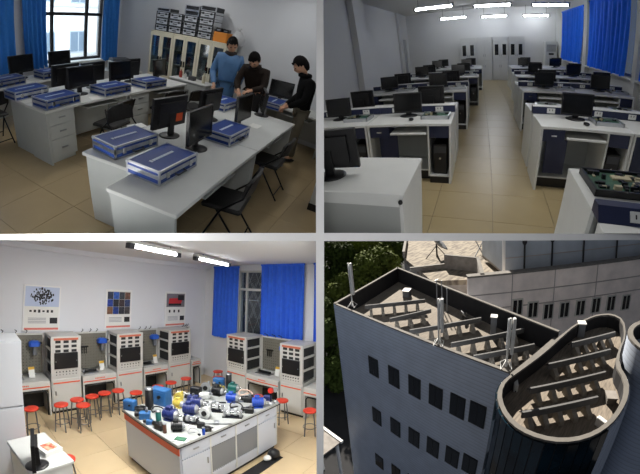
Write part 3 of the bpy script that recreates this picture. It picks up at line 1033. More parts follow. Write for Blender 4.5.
# white unit on the right with black plinth
p = at(1, 306, 206, 2, 0)
t = thing('side_cabinet', 'pale cabinet end with black plinth across the aisle from the chairs', 'cabinet', 1, (p.x + 0.33, p.y + 0.25, 0), 0.05)
part(t, 'body', MB().box(-0.3, 0.3, -0.3, 0.5, 0.08, 0.72), white_lam)
part(t, 'plinth', MB().box(-0.31, 0.29, -0.31, 0.49, 0, 0.1), black_pl)
part(t, 'top', MB().rbox(-0.32, 0.32, -0.32, 0.52, 0.72, 0.745, 0.005), white_lam)

# papers and loose things on the front desks
rnd = random.Random(11)
for k, (px, py, lab) in enumerate(((137, 126, 'white paper slip behind the blue case near the orange sticker'), (255, 126, 'white paper slip by the middle blue case'), (95, 98, 'white papers beside the drawer desk case'))):
    q = at(1, px, py, 2, T)
    single('paper_sheet', lab, 'paper', 1, MB().box(-0.1, 0.1, -0.07, 0.07, 0, 0.002), paper, (q.x, q.y, T), rnd.uniform(0, 3))

# people
hairm = mat('black_hair', (12, 10, 10), 0.8, spec=0.1, bump=0.4, bscale=150)
skinm = mat('skin', (196, 150, 122), 0.55, noise=0.04, scale=20)
shoe = mat('black_shoe', (16, 15, 15), 0.4)
pz = dict(STAND)
pz.update(head=(0.0, -0.07, 1.63), look=(0.25, -0.85, -0.5), wrl=(0.24, -0.22, 0.95), ell=(0.27, 0.0, 1.12), elr=(-0.27, 0.0, 1.1), wrr=(-0.2, -0.2, 0.9))
person('man in a blue padded jacket with dark collar looking down at the desk', 1, (-3.1, 5.1, 0), math.radians(28), pz,
       dict(skin=skinm, hair=hairm, jacket=mat('blue_padded_nylon', (72, 112, 156), 0.5, noise=0.12, scale=9, bump=0.5, bscale=14), trousers=mat('dark_trousers', (40, 40, 44), 0.8), shoe=shoe), 0.32, 1.12,
       collar=mat('dark_fur', (44, 38, 36), 0.9, bump=0.8, bscale=80))
pz = dict(STAND)
pz.update(pelvis=(0, 0.06, 0.9), chest=(0, -0.08, 1.24), neck=(0, -0.16, 1.39), head=(0, -0.26, 1.49), look=(0.1, -0.75, -0.7), shl=(0.2, -0.09, 1.31), shr=(-0.2, -0.09, 1.31),
          ell=(0.24, -0.18, 1.06), elr=(-0.26, -0.2, 1.06), wrl=(0.08, -0.4, 1.0), wrr=(-0.12, -0.42, 0.96))
person('man in a dark brown jacket bending his head over the desk', 1, (-2.5, 5.08, 0), math.radians(8), pz,
       dict(skin=skinm, hair=hairm, jacket=mat('dark_brown_cloth', (40, 33, 29), 0.85, spec=0.15, noise=0.15, scale=10, bump=0.3, bscale=25), trousers=mat('charcoal_trousers', (34, 34, 36), 0.8), shoe=shoe), 0.02, 1.08,
       collar=mat('dark_brown_cloth', (44, 37, 33)))
pz = dict(STAND)
pz.update(chest=(0, -0.04, 1.34), neck=(0, -0.1, 1.5), head=(0, -0.19, 1.61), look=(0, -0.9, -0.45), ell=(0.27, -0.04, 1.12), elr=(-0.27, -0.04, 1.12), wrl=(0.08, -0.26, 0.93), wrr=(-0.06, -0.28, 0.92),
          handl=(0.0, -0.33, 0.86), handr=(0.03, -0.34, 0.85))
person('man in a black coat and khaki trousers, hands clasped, looking down', 1, (-1.46, 4.86, 0), math.radians(-62), pz,
       dict(skin=skinm, hair=hairm, jacket=mat('black_coat', (15, 15, 16), 0.85, spec=0.12, noise=0.2, scale=10, bump=0.3, bscale=25), trousers=mat('khaki_trousers', (96, 90, 76), 0.8, noise=0.08, scale=12), shoe=shoe), 0.0, 1.06,
       hair_len=0.05, collar=mat('black_coat', (18, 18, 20)))
# ================================================================== PLACE 2: long computer laboratory with navy desks
wall2 = mat('painted_wall_cool', (208, 209, 208), 0.85, noise=0.015, scale=1.2)
XL, XR, YB, ZC = -3.0, 3.3, 15.0, 3.02
tiled_floor(2, 'beige tiled aisle floor of the long laboratory', XL, XR, 0.8, YB, 0.6, tilemat2, grout, (0.2, 0.3), lambda x, y: in_frame(2, (x, y, 0), 30) and (-0.75 < x < 1.6 or y < 4.2 or y > 12.5))
struct('wall_back', 'pale end wall behind the grey steel cabinets', 2, MB().box(XL - 0.2, XR + 0.2, YB, YB + 0.2, -0.08, ZC), wall2)
struct('wall_left', 'blank pale side wall with a shallow pier', 2, MB().box(XL - 0.2, XL, 0.2, YB, -0.08, ZC).box(XL, XL + 0.16, 7.9, 8.75, 0, ZC).box(XL, XL + 0.1, 13.0, 13.2, 0, ZC), wall2)
holes2 = [(10.75, 13.5, 0.97, 2.62), (7.2, 10.35, 0.97, 2.62), (3.9, 6.95, 0.97, 2.62)]
struct('wall_right', 'pale window wall with bright blue curtains', 2, wall_with_holes(0, XR, 0.2, 0.2, YB, -0.08, ZC, holes2).box(XR - 0.12, XR, 10.4, 10.72, 0, ZC).box(XR - 0.12, XR, 6.98, 7.17, 0, ZC), wall2)
struct('ceiling', 'pale ceiling with hanging tube lights', 2, MB().box(XL - 0.2, XR + 0.2, 0.2, YB, ZC, ZC + 0.1), wall2)
for k, h in enumerate(holes2):
    w = thing('window_%d' % (k + 2), 'aluminium window behind the bright blue curtain, ' + ('by the end wall', 'between two piers', 'next to the desks in front')[k], None, 2, (XR + 0.1, 0, 0), kind='structure')
    f = MB()
    for y in (h[0], (h[0] + h[1]) / 2, h[1]):
        f.box(-0.03, 0.03, y - 0.025, y + 0.025, h[2], h[3])
    f.box(-0.03, 0.03, h[0], h[1], h[2], h[2] + 0.05).box(-0.03, 0.03, h[0], h[1], h[3] - 0.05, h[3])
    part(w, 'window_frame', f, alu)
    for s in (0, 1):
        ym = (h[0] + h[1]) / 2
        part(w, 'pane', MB().box(-0.003, 0.003, (h[0], ym)[s] + 0.03, (ym, h[1])[s] - 0.03, h[2] + 0.05, h[3] - 0.05), glass('window_pane', (240, 246, 250), 0.06))
    struct('trim_%d' % (k + 2), 'white stone sill under a blue curtain, ' + ('by the end wall', 'between two piers', 'next to the desks in front')[k], 2, MB().rbox(XR - 0.14, XR + 0.05, h[0] - 0.05, h[1] + 0.05, 0.93, 0.97, 0.008), white_lam)
vivid = mat('vivid_blue_curtain', (20, 112, 250), 0.8, noise=0.08, scale=10, bump=0.1, bscale=100)
G2 = 'blue curtains of the long laboratory'
curtain(2, 'vivid blue curtain by the end wall above the standing air conditioner', (XR - 0.1, 13.5), (XR - 0.1, 10.85), 0.98, 2.66, vivid, 9, 0.05, 0.97, G2, 0.0, 4)
curtain(2, 'vivid blue curtain between two pale piers', (XR - 0.1, 10.3), (XR - 0.1, 7.55), 0.96, 2.72, vivid, 10, 0.055, 0.97, G2, 0.0, 5)
curtain(2, 'vivid blue curtain next to the desks in front', (XR - 0.1, 6.9), (XR - 0.1, 4.4), 0.96, 2.72, vivid, 9, 0.055, 1.0, G2, 0.0, 6)
# narrow door leaf at the far end of the blank wall
t = thing('door_1', 'narrow grey door in the blank wall near the cabinets', None, 2, (XL, 13.85, 0), 0, kind='structure')
part(t, 'door_leaf', MB().box(0.0, 0.05, -0.32, 0.32, 0, 1.95), mat('door_grey', (150, 153, 156), 0.5))
part(t, 'door_frame', MB().box(0, 0.08, -0.4, -0.32, 0, 2.03).box(0, 0.08, 0.32, 0.4, 0, 2.03).box(0, 0.08, -0.4, 0.4, 1.95, 2.03), white_lam)
part(t, 'handle', MB().cyl((0.05, -0.25, 1.0), (0.1, -0.25, 1.0), 0.012), chrome)

# hanging tube lights
tube_on = mat('lit_tube', (244, 248, 255), 0.5, emit=36.0)
rows_l = [(-1.06, 9.2), (0.48, 9.9), (2.1, 10.2), (-0.84, 13.6), (0.74, 14.1), (2.38, 14.3)]
wl = ['above the blank-wall desks', 'above the aisle', 'above the window-side desks']
for k, (x, y) in enumerate(rows_l):
    t = thing('tube_light', f'lit white tube light hung from the ceiling {wl[k % 3]}, ' + ('halfway down the room' if k < 3 else 'before the end wall'), 'ceiling light', 2, (x, y, 2.6), 0, 'hanging tube lights of the long laboratory')
    part(t, 'tube', lambda: MB().cyl((-0.48, 0, 0), (0.48, 0, 0), 0.03, n=10), tube_on, ('tlt',))
    part(t, 'housing', lambda: MB().box(-0.54, 0.54, -0.06, 0.06, 0.035, 0.08), white_lam, ('tlh',))
    for s in (-1, 1):
        part(t, 'end_cap', lambda: MB().box(-0.025, 0.025, -0.03, 0.03, -0.035, 0.035), mat('cap_grey', (90, 92, 95), 0.5), ('tlc',), (s * 0.51, 0, 0))
        part(t, 'hanger', lambda: MB().cyl((0, 0, 0.08), (0, 0, ZC - 2.6), 0.006, n=6), dark_steel, ('tlg',), (s * 0.4, 0, 0))

# grey steel cabinets
gsteel = mat('light_grey_steel', (196, 198, 196), 0.45, noise=0.02, scale=3)
cabx = [-0.70, -0.03, 0.64, 1.30, 1.96]
cl = ['two small dark panes, outermost on the blank-wall side', 'plain doors, next to the pane-doored one on the blank-wall side', 'four dark panes, next to the plain one', 'four dark panes, next to the air conditioner side']
for i in range(4):
    w = cabx[i + 1] - cabx[i] - 0.012
    t = thing('steel_cabinet', 'tall light grey steel cabinet, ' + cl[i], 'cabinet', 2, ((cabx[i] + cabx[i + 1]) / 2, 14.55, 0), 0)
    part(t, 'body', MB().box(-w / 2, w / 2, 0.0, 0.4, 0, 1.8), gsteel)
    for s in (0, 1):
        x0, x1 = (-w / 2 + 0.01, -0.004) if s == 0 else (0.004, w / 2 - 0.01)
        up = part(t, 'door', MB().rbox(x0, x1, -0.018, 0, 0.86, 1.66, 0.004), gsteel)
        lo_ = part(t, 'door', MB().rbox(x0, x1, -0.018, 0, 0.06, 0.84, 0.004), gsteel)
        hx = x1 - 0.03 if s == 0 else x0 + 0.03
        part(up, 'handle', MB().box(hx - 0.01, hx + 0.01, -0.03, -0.018, 1.0, 1.1), steel_grey)
        part(lo_, 'handle', MB().box(hx - 0.01, hx + 0.01, -0.03, -0.018, 0.55, 0.65), steel_grey)
        if i != 1:
            part(up, 'pane', MB().box((x0 + x1) / 2 - 0.075, (x0 + x1) / 2 + 0.075, -0.021, -0.018, 1.06, 1.5), mat('dark_pane', (26, 28, 30), 0.15))

# standing air conditioner beside the curtain
t = thing('air_conditioner', 'white standing air conditioner beside the curtain at the end wall', 'air conditioner', 2, (3.0, 14.5, 0), 0)
part(t, 'body', MB().rbox(-0.24, 0.24, -0.17, 0.17, 0, 1.6, 0.02), white_lam)
part(t, 'air_outlet', MB().box(-0.19, 0.19, -0.18, -0.17, 1.2, 1.48), mat('outlet_grey', (150, 153, 156), 0.5))
for k in range(5):
    part(t, 'louvre', MB().box(-0.18, 0.18, -0.192, -0.18, 1.22 + k * 0.05, 1.235 + k * 0.05), white_lam)
part(t, 'control_panel', MB().box(-0.1, 0.1, -0.176, -0.17, 1.08, 1.15), black_pl)
# something small and dark on the wall side of it
navy = mat('navy_laminate', (26, 34, 66), 0.4)
inner = mat('inner_grey_panel', (160, 163, 160), 0.6)


def lab_desk(label, loc, rz, w=1.0, d=0.62, front=None):
    """white laboratory desk with navy drawer, keyboard tray and computer bay; users sit on the -y side"""
    t = thing('laboratory_desk', label, 'desk', 2, loc, rz, 'white and navy laboratory desks')
    h = 0.75
    K = (w, d)
    part(t, 'table_top', lambda: MB().rbox(-w / 2, w / 2, -d / 2, d / 2, h - 0.03, h, 0.004), white_lam, ('ldt',) + K)
    for s in (-1, 1):
        part(t, 'end_panel', lambda: MB().box(-0.0125, 0.0125, -d / 2 + 0.01, d / 2 - 0.005, 0, h - 0.031), white_lam, ('lde', d), (s * (w / 2 - 0.014), 0, 0))
    part(t, 'divider', lambda: MB().box(-0.01, 0.01, -d / 2 + 0.02, d / 2 - 0.02, 0.09, h - 0.031), white_lam, ('ldd', d), (w / 2 - 0.27, 0, 0))
    part(t, 'back_panel', lambda: MB().box(-w / 2 + 0.028, w / 2 - 0.028, d / 2 - 0.03, d / 2 - 0.015, 0.06, h - 0.031), inner, ('ldb',) + K)
    dr = part(t, 'drawer', lambda: MB().rbox(-w / 2 + 0.03, -w / 2 + 0.27, -d / 2 + 0.02, -d / 2 + 0.32, 0.58, 0.71, 0.004), navy, ('ldr',) + K)
    part(dr, 'handle', lambda: MB().box(-w / 2 + 0.12, -w / 2 + 0.18, -d / 2 + 0.008, -d / 2 + 0.02, 0.64, 0.655), chrome, ('ldh',) + K)
    part(t, 'cupboard_door', lambda: MB().rbox(-w / 2 + 0.1, -w / 2 + 0.34, -d / 2 + 0.14, -d / 2 + 0.16, 0.17, 0.57, 0.004), navy, ('ldc',) + K)
    part(t, 'keyboard_tray', lambda: MB().rbox(-w / 2 + 0.29, w / 2 - 0.29, -d / 2 - 0.005, d / 2 - 0.2, 0.615, 0.64, 0.006), white_lam, ('ldk',) + K)
    part(t, 'foot_shelf', lambda: MB().box(-w / 2 + 0.028, w / 2 - 0.281, -d / 2 + 0.12, d / 2 - 0.03, 0.12, 0.135), white_lam, ('ldf',) + K)
    part(t, 'plinth', lambda: MB().box(-w / 2 + 0.028, w / 2 - 0.281, -d / 2 + 0.14, -d / 2 + 0.16, 0.0, 0.12), black_pl, ('ldp',) + K)
    part(t, 'bay_plinth', lambda: MB().box(w / 2 - 0.26, w / 2 - 0.03, -d / 2 + 0.02, -d / 2 + 0.04, 0.0, 0.085), black_pl, ('ldq',) + K)
    part(t, 'bay_floor', lambda: MB().box(w / 2 - 0.26, w / 2 - 0.027, -d / 2 + 0.02, d / 2 - 0.03, 0.085, 0.1), white_lam, ('ldg',) + K)
    part(t, 'bay_fascia', lambda: MB().box(w / 2 - 0.26, w / 2 - 0.027, -d / 2 + 0.03, -d / 2 + 0.05, 0.57, 0.71), navy, ('ldj',) + K)
    return t


def computer_tower(label, loc, rz):
    t = thing('computer_tower', label, 'computer', 2, loc, rz, 'black computers in the desk bays')
    part(t, 'case', lambda: MB().rbox(-0.085, 0.085, -0.2, 0.2, 0, 0.38, 0.01), black_pl, ('ctc',))
    part(t, 'drive_front', lambda: MB().box(-0.07, 0.07, -0.206, -0.2, 0.27, 0.35), mat('drive_grey', (60, 62, 66), 0.4), ('ctd',))
    part(t, 'power_button', lambda: MB().cyl((0, -0.206, 0.2), (0, -0.2, 0.2), 0.014, n=10), chrome, ('ctb',))
    return t


board_g = mat('circuit_green', (44, 82, 62), 0.45, noise=0.35, scale=22)
comp_d = mat('component_dark', (20, 22, 24), 0.4)
comp_l = mat('component_pale', (176, 168, 140), 0.5)


def trainer_board(label, loc, rz, w=0.42, d=0.3, group='trainer boards of the long laboratory', n=14, big=False):
    t = thing('circuit_board', label, 'circuit board', 2, loc, rz, group)
    part(t, 'frame', lambda: MB().box(-w / 2, w / 2, -d / 2, -d / 2 + 0.015, 0, 0.045).box(-w / 2, w / 2, d / 2 - 0.015, d / 2, 0, 0.045).box(-w / 2, -w / 2 + 0.015, -d / 2, d / 2, 0, 0.045)
         .box(w / 2 - 0.015, w / 2, -d / 2, d / 2, 0, 0.045), alu if not big else black_pl, ('tbf', w, d))
    part(t, 'board', lambda: MB().box(-w / 2 + 0.015, w / 2 - 0.015, -d / 2 + 0.015, d / 2 - 0.015, 0.02, 0.026), board_g, ('tbb', w, d))
    rnd = random.Random(4)
    for k in range(n):
        x, y = rnd.uniform(-w * 0.42, w * 0.42), rnd.uniform(-d * 0.4, d * 0.4)
        sx, sy, sz = rnd.uniform(0.015, 0.05), rnd.uniform(0.012, 0.035), rnd.uniform(0.008, 0.03)
        part(t, 'component', lambda: MB().box(-sx / 2, sx / 2, -sy / 2, sy / 2, 0.026, 0.026 + sz), comp_l if k % 5 == 0 else comp_d, ('tbc', w, d, k), (x, y, 0))
    if big:
        part(t, 'breadboard', MB().rbox(-0.08, 0.06, -0.1, -0.04, 0.026, 0.04, 0.003), comp_l)
    return t


def outlet_riser(label, loc, w=1.0):
    t = thing('outlet_riser', label, 'socket strip', 2, loc, 0, 'navy socket strips between facing desks')
    part(t, 'box', lambda: MB().box(-w / 2, w / 2, -0.05, 0.05, 0, 0.085), navy, ('orb', w))
    part(t, 'cap', lambda: MB().rbox(-w / 2, w / 2, -0.052, 0.06, 0.085, 0.094, 0.003), white_lam, ('orc', w))
    for k, x in enumerate((-0.28, 0.3)):
        s = part(t, 'socket', lambda: MB().rbox(-0.05, 0.05, -0.058, -0.05, 0.012, 0.072, 0.003), white_lam, ('ors',), (x * w, 0, 0))
        for q in (-0.018, 0.018):
            part(s, 'slot', lambda: MB().box(-0.004, 0.004, -0.06, -0.058, 0.04, 0.062), black_pl, ('orq',), (q, 0, 0))
    return t


SW = 1.02
rows2 = [(0.93, -0.44, 0.68, 'row by the big board'), (3.5, -0.29, 0.68, 'fourth row from cabinets'), (6.1, -0.19, 0.8, 'third row from cabinets'),
         (8.6, 0.03, 0.98, 'second row from cabinets'), (11.5, 0.17, 1.11, 'first row from cabinets')]
rnd2 = random.Random(21)
GM = 'black monitors of the long laboratory'
for r, (yf, xl, xr, rn) in enumerate(rows2):
    for side in (-1, 1):
        sn = 'blank wall side' if side < 0 else 'window side'
        for st in (0, 1):
            pos = 'aisle seat' if st == 0 else 'outer seat'
            xe = xl if side < 0 else xr
            xc = xe + side * (SW * (st + 0.5) + 0.003 * st)
            if side > 0 and r >= 3 and st == 1:
                if xc + SW / 2 > XR - 0.12:
                    xc = XR - 0.13 - SW / 2
            if r == 0 and side < 0:
                continue
            if r == 0 and st == 1 and side > 0:
                continue
            if r == 0 and side > 0:
                # pair with the big board: rear desk, strip, front desk
                lab_desk('white desk carrying the big green circuit board', (xc, yf + 1.06, 0), PI, SW - 0.004)
                lab_desk('white desk in front of the navy strip with a single white socket', (xc, yf + 0.31, 0), 0, SW - 0.004)
                t = thing('outlet_riser', 'navy strip with one white socket below the big circuit board', 'socket strip', 2, (xc, yf + 0.685, 0.7505), 0, 'navy socket strips between facing desks')
                part(t, 'box', MB().prism([(-0.08, 0), (0.06, 0), (0.06, 0.07), (-0.01, 0.07)], -SW / 2, SW / 2, Matrix.Rotation(PI / 2, 4, 'Z') @ Matrix.Rotation(PI / 2, 4, 'X')), navy)
                slope = Matrix.Translation((-0.28, -0.045, 0.035)) @ Matrix.Rotation(-PI / 4, 4, 'X')
                s_ = part(t, 'socket', MB().box(-0.05, 0.05, -0.01, 0.002, -0.03, 0.03, slope), white_lam)
                for q in (-0.018, 0.018):
                    part(s_, 'slot', MB().box(q - 0.004, q + 0.004, -0.012, -0.01, -0.012, 0.012, slope), black_pl)
                continue
            lab_desk(f'white navy desk, {rn}, {sn}, {pos}, tray away from cabinets', (xc, yf + 0.31, 0), 0, SW - 0.004)
            lab_desk(f'white desk, {rn}, {sn}, {pos}, tray towards cabinets', (xc, yf + 1.06, 0), PI, SW - 0.004)
            if r < 4:
                outlet_riser(f'navy strip with white sockets, {rn}, {sn}, {pos}', (xc, yf + 0.685, 0.7505), SW - 0.004)
                computer_tower(f'black computer in the desk bay, {rn}, {sn}, {pos}', (xc + SW / 2 - 0.145, yf + 0.28, 0.1005), 0)
            fx = rnd2.uniform(-0.08, 0.0)
            monitor(2, f'black monitor, {rn}, {sn}, {pos}, screen away from cabinets', (xc + fx, yf + 0.42, 0.7505), rnd2.uniform(-0.12, 0.12), w=0.36, h=0.25, group=GM, mid=0.05)
            if not (side > 0 and st == 0 and r == 1):
                monitor(2, f'black monitor back, {rn}, {sn}, {pos}, screen towards cabinets', (xc + 0.14 + rnd2.uniform(-0.06, 0.06), yf + 1.0, 0.7505), PI + rnd2.uniform(-0.12, 0.12), w=0.36, h=0.25, group=GM, mid=0.05)
            if r < 4:
                trainer_board(f'framed circuit board, {rn}, {sn}, {pos}', (xc + 0.3, yf + 0.33, 0.7505), rnd2.uniform(-0.06, 0.06), 0.34, 0.26)
                trainer_board(f'framed circuit board behind the strip, {rn}, {sn}, {pos}', (xc - 0.25, yf + 1.08, 0.7505), PI + rnd2.uniform(-0.06, 0.06), 0.3, 0.24, n=9)
            if r == 1 and st == 0:
                single('computer_mouse', f'black mouse on the desk, {rn}, {sn}', 'mouse', 2, MB().ball((0, 0, 0.018), (0.03, 0.05, 0.016), 12, 8), black_pl, (xc + 0.02, yf + 0.16, 0.7505), 0.2)
q = at(2, 608, 176, 2, 0.75)
trainer_board('big green circuit board in a black frame with a pale breadboard', (q.x + 0.04, 2.04, 0.7505), PI + 0.02, 0.5, 0.36, None, 46, True)
# plain desk whose panelled front looks at the camera
t = thing('panelled_desk', 'white desk with a panelled front and a monitor turned away', 'desk', 2, (-1.15, 2.0, 0), 0.0)
part(t, 'table_top', MB().rbox(-0.72, 0.72, -0.34, 0.34, 0.72, 0.75, 0.004), white_lam)
part(t, 'front_panel', MB().box(-0.69, 0.69, -0.33, -0.31, 0.04, 0.66), inner)
part(t, 'front_band', MB().box(-0.69, 0.69, -0.338, -0.318, 0.66, 0.72), white_lam)
for s in (-1, 1):
    part(t, 'end_panel', MB().box(s * 0.7 - 0.012, s * 0.7 + 0.012, -0.33, 0.33, 0, 0.72), white_lam)
part(t, 'edge_knob', MB().ball((0.7, -0.345, 0.7), 0.016, 10, 6), black_pl)
q = at(2, 331, 186, 2, 0.75)
monitor(2, 'black monitor seen from behind on the desk with a panelled front', (q.x - 0.08, 1.95, 0.7505), PI + 0.12, w=0.46, h=0.3, group=GM, mid=0.06)
# ================================================================== PLACE 3: mechanics laboratory with red stools
wall3 = mat('bright_white_wall', (226, 228, 233), 0.85, noise=0.01, scale=1.5)
XW, YW, ZW = -6.95, 5.6, 3.12
tiled_floor(3, 'warm beige tiled floor with red stools on it', XW, -0.6, 0.0, YW, 0.62, tilemat3, grout, (-4.6, 1.2), lambda x, y: in_frame(3, (x, y, 0), 40))
struct('wall_left', 'white wall with three posters above grey benches', 3, MB().box(XW - 0.2, XW, -1.2, YW + 0.2, -0.08, ZW), wall3)
WH = (-5.62, -4.72, 1.3, 2.98)
struct('wall_back', 'white window wall with blue curtains above the racks', 3, wall_with_holes(1, YW, 0.2, XW, -0.6, -0.08, ZW, [WH]), wall3)
struct('ceiling', 'white ceiling with two tube lights over the mechanics laboratory', 3, MB().box(XW - 0.2, 0.5, -1.2, YW + 0.2, ZW, ZW + 0.1), mat('ceiling_white', (214, 214, 214), 0.9))
struct('trim_5', 'white cornice beam along the poster wall', 3, MB().box(XW, XW + 0.22, -1.2, YW, ZW - 0.1, ZW), wall3)
w = thing('window_5', 'white window with a lattice grille between two blue curtains', None, 3, (0, YW + 0.06, 0), 0, kind='structure')
zt3 = 2.5
part(w, 'window_frame', MB().box(WH[0], WH[0] + 0.05, -0.03, 0.03, WH[2], WH[3]).box(WH[1] - 0.05, WH[1], -0.03, 0.03, WH[2], WH[3]).box(WH[0], WH[1], -0.03, 0.03, WH[2], WH[2] + 0.05).box(WH[0], WH[1], -0.03, 0.03, WH[3] - 0.05, WH[3]), white_lam)
part(w, 'transom', MB().box(WH[0], WH[1], -0.03, 0.03, zt3 - 0.03, zt3 + 0.03), white_lam)
part(w, 'mullion', MB().box(-5.37, -5.33, -0.03, 0.03, WH[2], WH[3]), white_lam)
for x0, x1 in ((WH[0] + 0.05, -5.37), (-5.33, WH[1] - 0.05)):
    for z0, z1 in ((WH[2] + 0.05, zt3 - 0.03), (zt3 + 0.03, WH[3] - 0.05)):
        part(w, 'pane', MB().box(x0, x1, -0.003, 0.003, z0, z1), glass('window_pane', (240, 246, 250), 0.06))
gr = mat('grille_grey', (168, 170, 172), 0.5, 0.4)
for k in range(9):
    part(w, 'grille_bar', lambda: MB().cyl((0, 0.16, -0.45), (0.42, 0.16, 0.45), 0.008, n=6), gr, ('grb',), (-5.62 + (k % 3) * 0.28, 0, 1.72 + (k // 3) * 0.5))
    part(w, 'grille_bar', lambda: MB().cyl((0.42, 0.17, -0.45), (0, 0.17, 0.45), 0.008, n=6), gr, ('grc',), (-5.62 + (k % 3) * 0.28, 0, 1.72 + (k // 3) * 0.5))
# the dim yard wall behind that window
single('yard_wall', 'dim brick yard wall seen through the lattice grille', 'wall', 3, MB().box(-8.0, -2.5, YW + 1.6, YW + 1.8, -0.5, 2.1).box(-8.0, -2.5, YW + 2.4, YW + 2.5, 2.1, 4.2), mat('dim_yard', (96, 98, 104), 0.9, noise=0.2, scale=3))
cloth3 = mat('royal_blue_curtain', (48, 104, 224), 0.8, noise=0.07, scale=12, bump=0.1, bscale=110)
G3 = 'blue curtains of the mechanics laboratory'
yc = YW - 0.075
curtain(3, 'royal blue curtain next to the room corner', (-6.52, yc), (-5.55, yc), 1.2, 3.06, cloth3, 7, 0.045, 0.98, G3, 0.5, 7)
curtain(3, 'royal blue curtain between the lattice grille and the white wall', (-4.78, yc), (-3.55, yc), 1.33, 3.1, cloth3, 9, 0.045, 0.97, G3, 0.5, 8)
curtain(3, 'royal blue curtain edge beyond the tall rack by the stool', (-3.3, yc), (-2.7, yc), 1.3, 3.1, cloth3, 4, 0.05, 1.0, G3, 0.5, 9)
# ceiling tubes
for k, (a, b) in enumerate((((-3.70, 1.76), (-4.02, 2.62)), ((-4.22, 3.19), (-4.82, 4.45)))):
    a, b = Vector((*a, 3.02)), Vector((*b, 3.02))
    L = (b - a).length
    rz = math.atan2((b - a).y, (b - a).x)
    t = thing('tube_light', 'lit tube light below the ceiling, ' + ('above the stools of the poster wall' if k == 0 else 'nearer the window corner'), 'ceiling light', 3, (a + b) / 2, rz, 'tube lights of the mechanics laboratory')
    part(t, 'tube', MB().cyl((-L / 2, 0, 0), (L / 2, 0, 0), 0.022, n=10), mat('bright_tube', (250, 252, 255), 0.5, emit=22.0))
    part(t, 'housing', MB().box(-L / 2 - 0.08, L / 2 + 0.08, -0.05, 0.05, 0.03, 0.07), white_lam)
    for s in (-1, 1):
        part(t, 'end_cap', MB().box(s * (L / 2 + 0.05) - 0.05, s * (L / 2 + 0.05) + 0.05, -0.035, 0.035, -0.035, 0.03), mat('cap_dark', (52, 52, 54), 0.5))
        part(t, 'hanger', MB().cyl((s * L * 0.35, 0, 0.07), (s * L * 0.35, 0, 0.1), 0.008, n=6), dark_steel)

# posters
pframe = mat('poster_frame_white', (236, 236, 236), 0.4)
pale_blue = mat('poster_pale_blue', (188, 200, 226), 0.6)
p_dark = mat('poster_black', (24, 24, 28), 0.6)
p_txt = mat('poster_grey_print', (150, 152, 160), 0.7)
p_red = mat('poster_red_stripe', (214, 120, 104), 0.6)


def poster(label, y0, y1, z0, z1, kind):
    t = thing('poster', label, 'poster', 3, (XW + 0.002, (y0 + y1) / 2, (z0 + z1) / 2), PI / 2)
    W, H = y1 - y0, z1 - z0
    part(t, 'frame', MB().box(-W / 2, W / 2, -0.02, 0, -H / 2, H / 2), pframe)
    part(t, 'sheet', MB().box(-W / 2 + 0.03, W / 2 - 0.03, -0.022, -0.02, -H / 2 + 0.03, H / 2 - 0.03), paper)
    yf = -0.0235
    part(t, 'red_stripe', MB().box(-W / 2 + 0.03, W / 2 - 0.03, yf, -0.022, -H / 2 + 0.03, -H / 2 + 0.07), p_red)
    part(t, 'dark_box', MB().box(W * 0.22, W * 0.43, yf, -0.022, -H * 0.33, -H * 0.2), p_dark)
    tx = MB()
    for k in range(4):
        tx.box(-W * 0.36, W * 0.12, yf, -0.022, -H * 0.22 - k * 0.03, -H * 0.22 - k * 0.03 + 0.012)
    part(t, 'small_print', tx, p_txt, kind='stuff')
    rnd = random.Random(len(label))
    if kind == 1:
        f = part(t, 'picture', MB().box(-W / 2 + 0.03, W / 2 - 0.03, yf, -0.022, H * 0.04, H / 2 - 0.03), pale_blue)
        blots = MB()
        for k in range(120):
            a, r = rnd.uniform(0, 2 * PI), math.sqrt(rnd.random())
            x, z = math.cos(a) * r * W * 0.32, H * 0.26 + math.sin(a) * r * H * 0.17
            blots.cbox((x, -0.0245, z), (rnd.uniform(0.012, 0.035), 0.001, rnd.uniform(0.015, 0.05)), None)
        part(f, 'printed_parts', blots, p_dark, kind='stuff')
        row = MB()
        for k in range(6):
            row.cbox((-W * 0.3 + k * W * 0.115, yf, -H * 0.06), (0.045, 0.001, rnd.uniform(0.03, 0.06)))
        part(t, 'printed_row', row, p_dark, kind='stuff')
    elif kind == 2:
        cols = [(34, 44, 70), (40, 84, 170), (52, 56, 66), (110, 76, 62), (30, 60, 150), (24, 26, 38), (60, 46, 50), (44, 60, 100), (120, 84, 60), (26, 60, 140), (38, 40, 52), (66, 60, 62)]
        for k in range(12):
            i, j = k % 4, k // 4
            cw_ = (W - 0.08) / 4
            part(t, 'picture', MB().box(-W / 2 + 0.04 + i * cw_, -W / 2 + 0.035 + (i + 1) * cw_, yf, -0.022, H * 0.44 - (j + 1) * H * 0.19 + 0.004, H * 0.44 - j * H * 0.19),
                 mat('pic%d' % k, cols[k], 0.5, noise=0.5, scale=18))
    else:
        f = part(t, 'picture', MB().box(-W / 2 + 0.04, W / 2 - 0.04, yf, -0.022, H * 0.06, H * 0.44), mat('poster_grey', (120, 116, 122), 0.6))
        part(f, 'red_machine', MB().prism([(-0.22, -0.02), (0.16, -0.02), (0.2, 0.1), (0.08, 0.14), (-0.2, 0.13)], 0, 0.0015, Matrix.Translation((0, yf, H * 0.16)) @ Matrix.Rotation(PI / 2, 4, 'X')), mat('poster_red', (196, 44, 52), 0.6))
        part(f, 'black_machine', MB().cbox((-0.02, yf - 0.002, H * 0.13), (W * 0.6, 0.001, H * 0.06)).cbox((0.16, yf - 0.002, H * 0.33), (W * 0.3, 0.001, H * 0.15)), p_dark)
        for k in range(3):
            part(t, 'picture', MB().cbox((-W * 0.28 + k * W * 0.22, yf, -H * 0.06), (0.05, 0.001, 0.07)), p_dark)
    return t


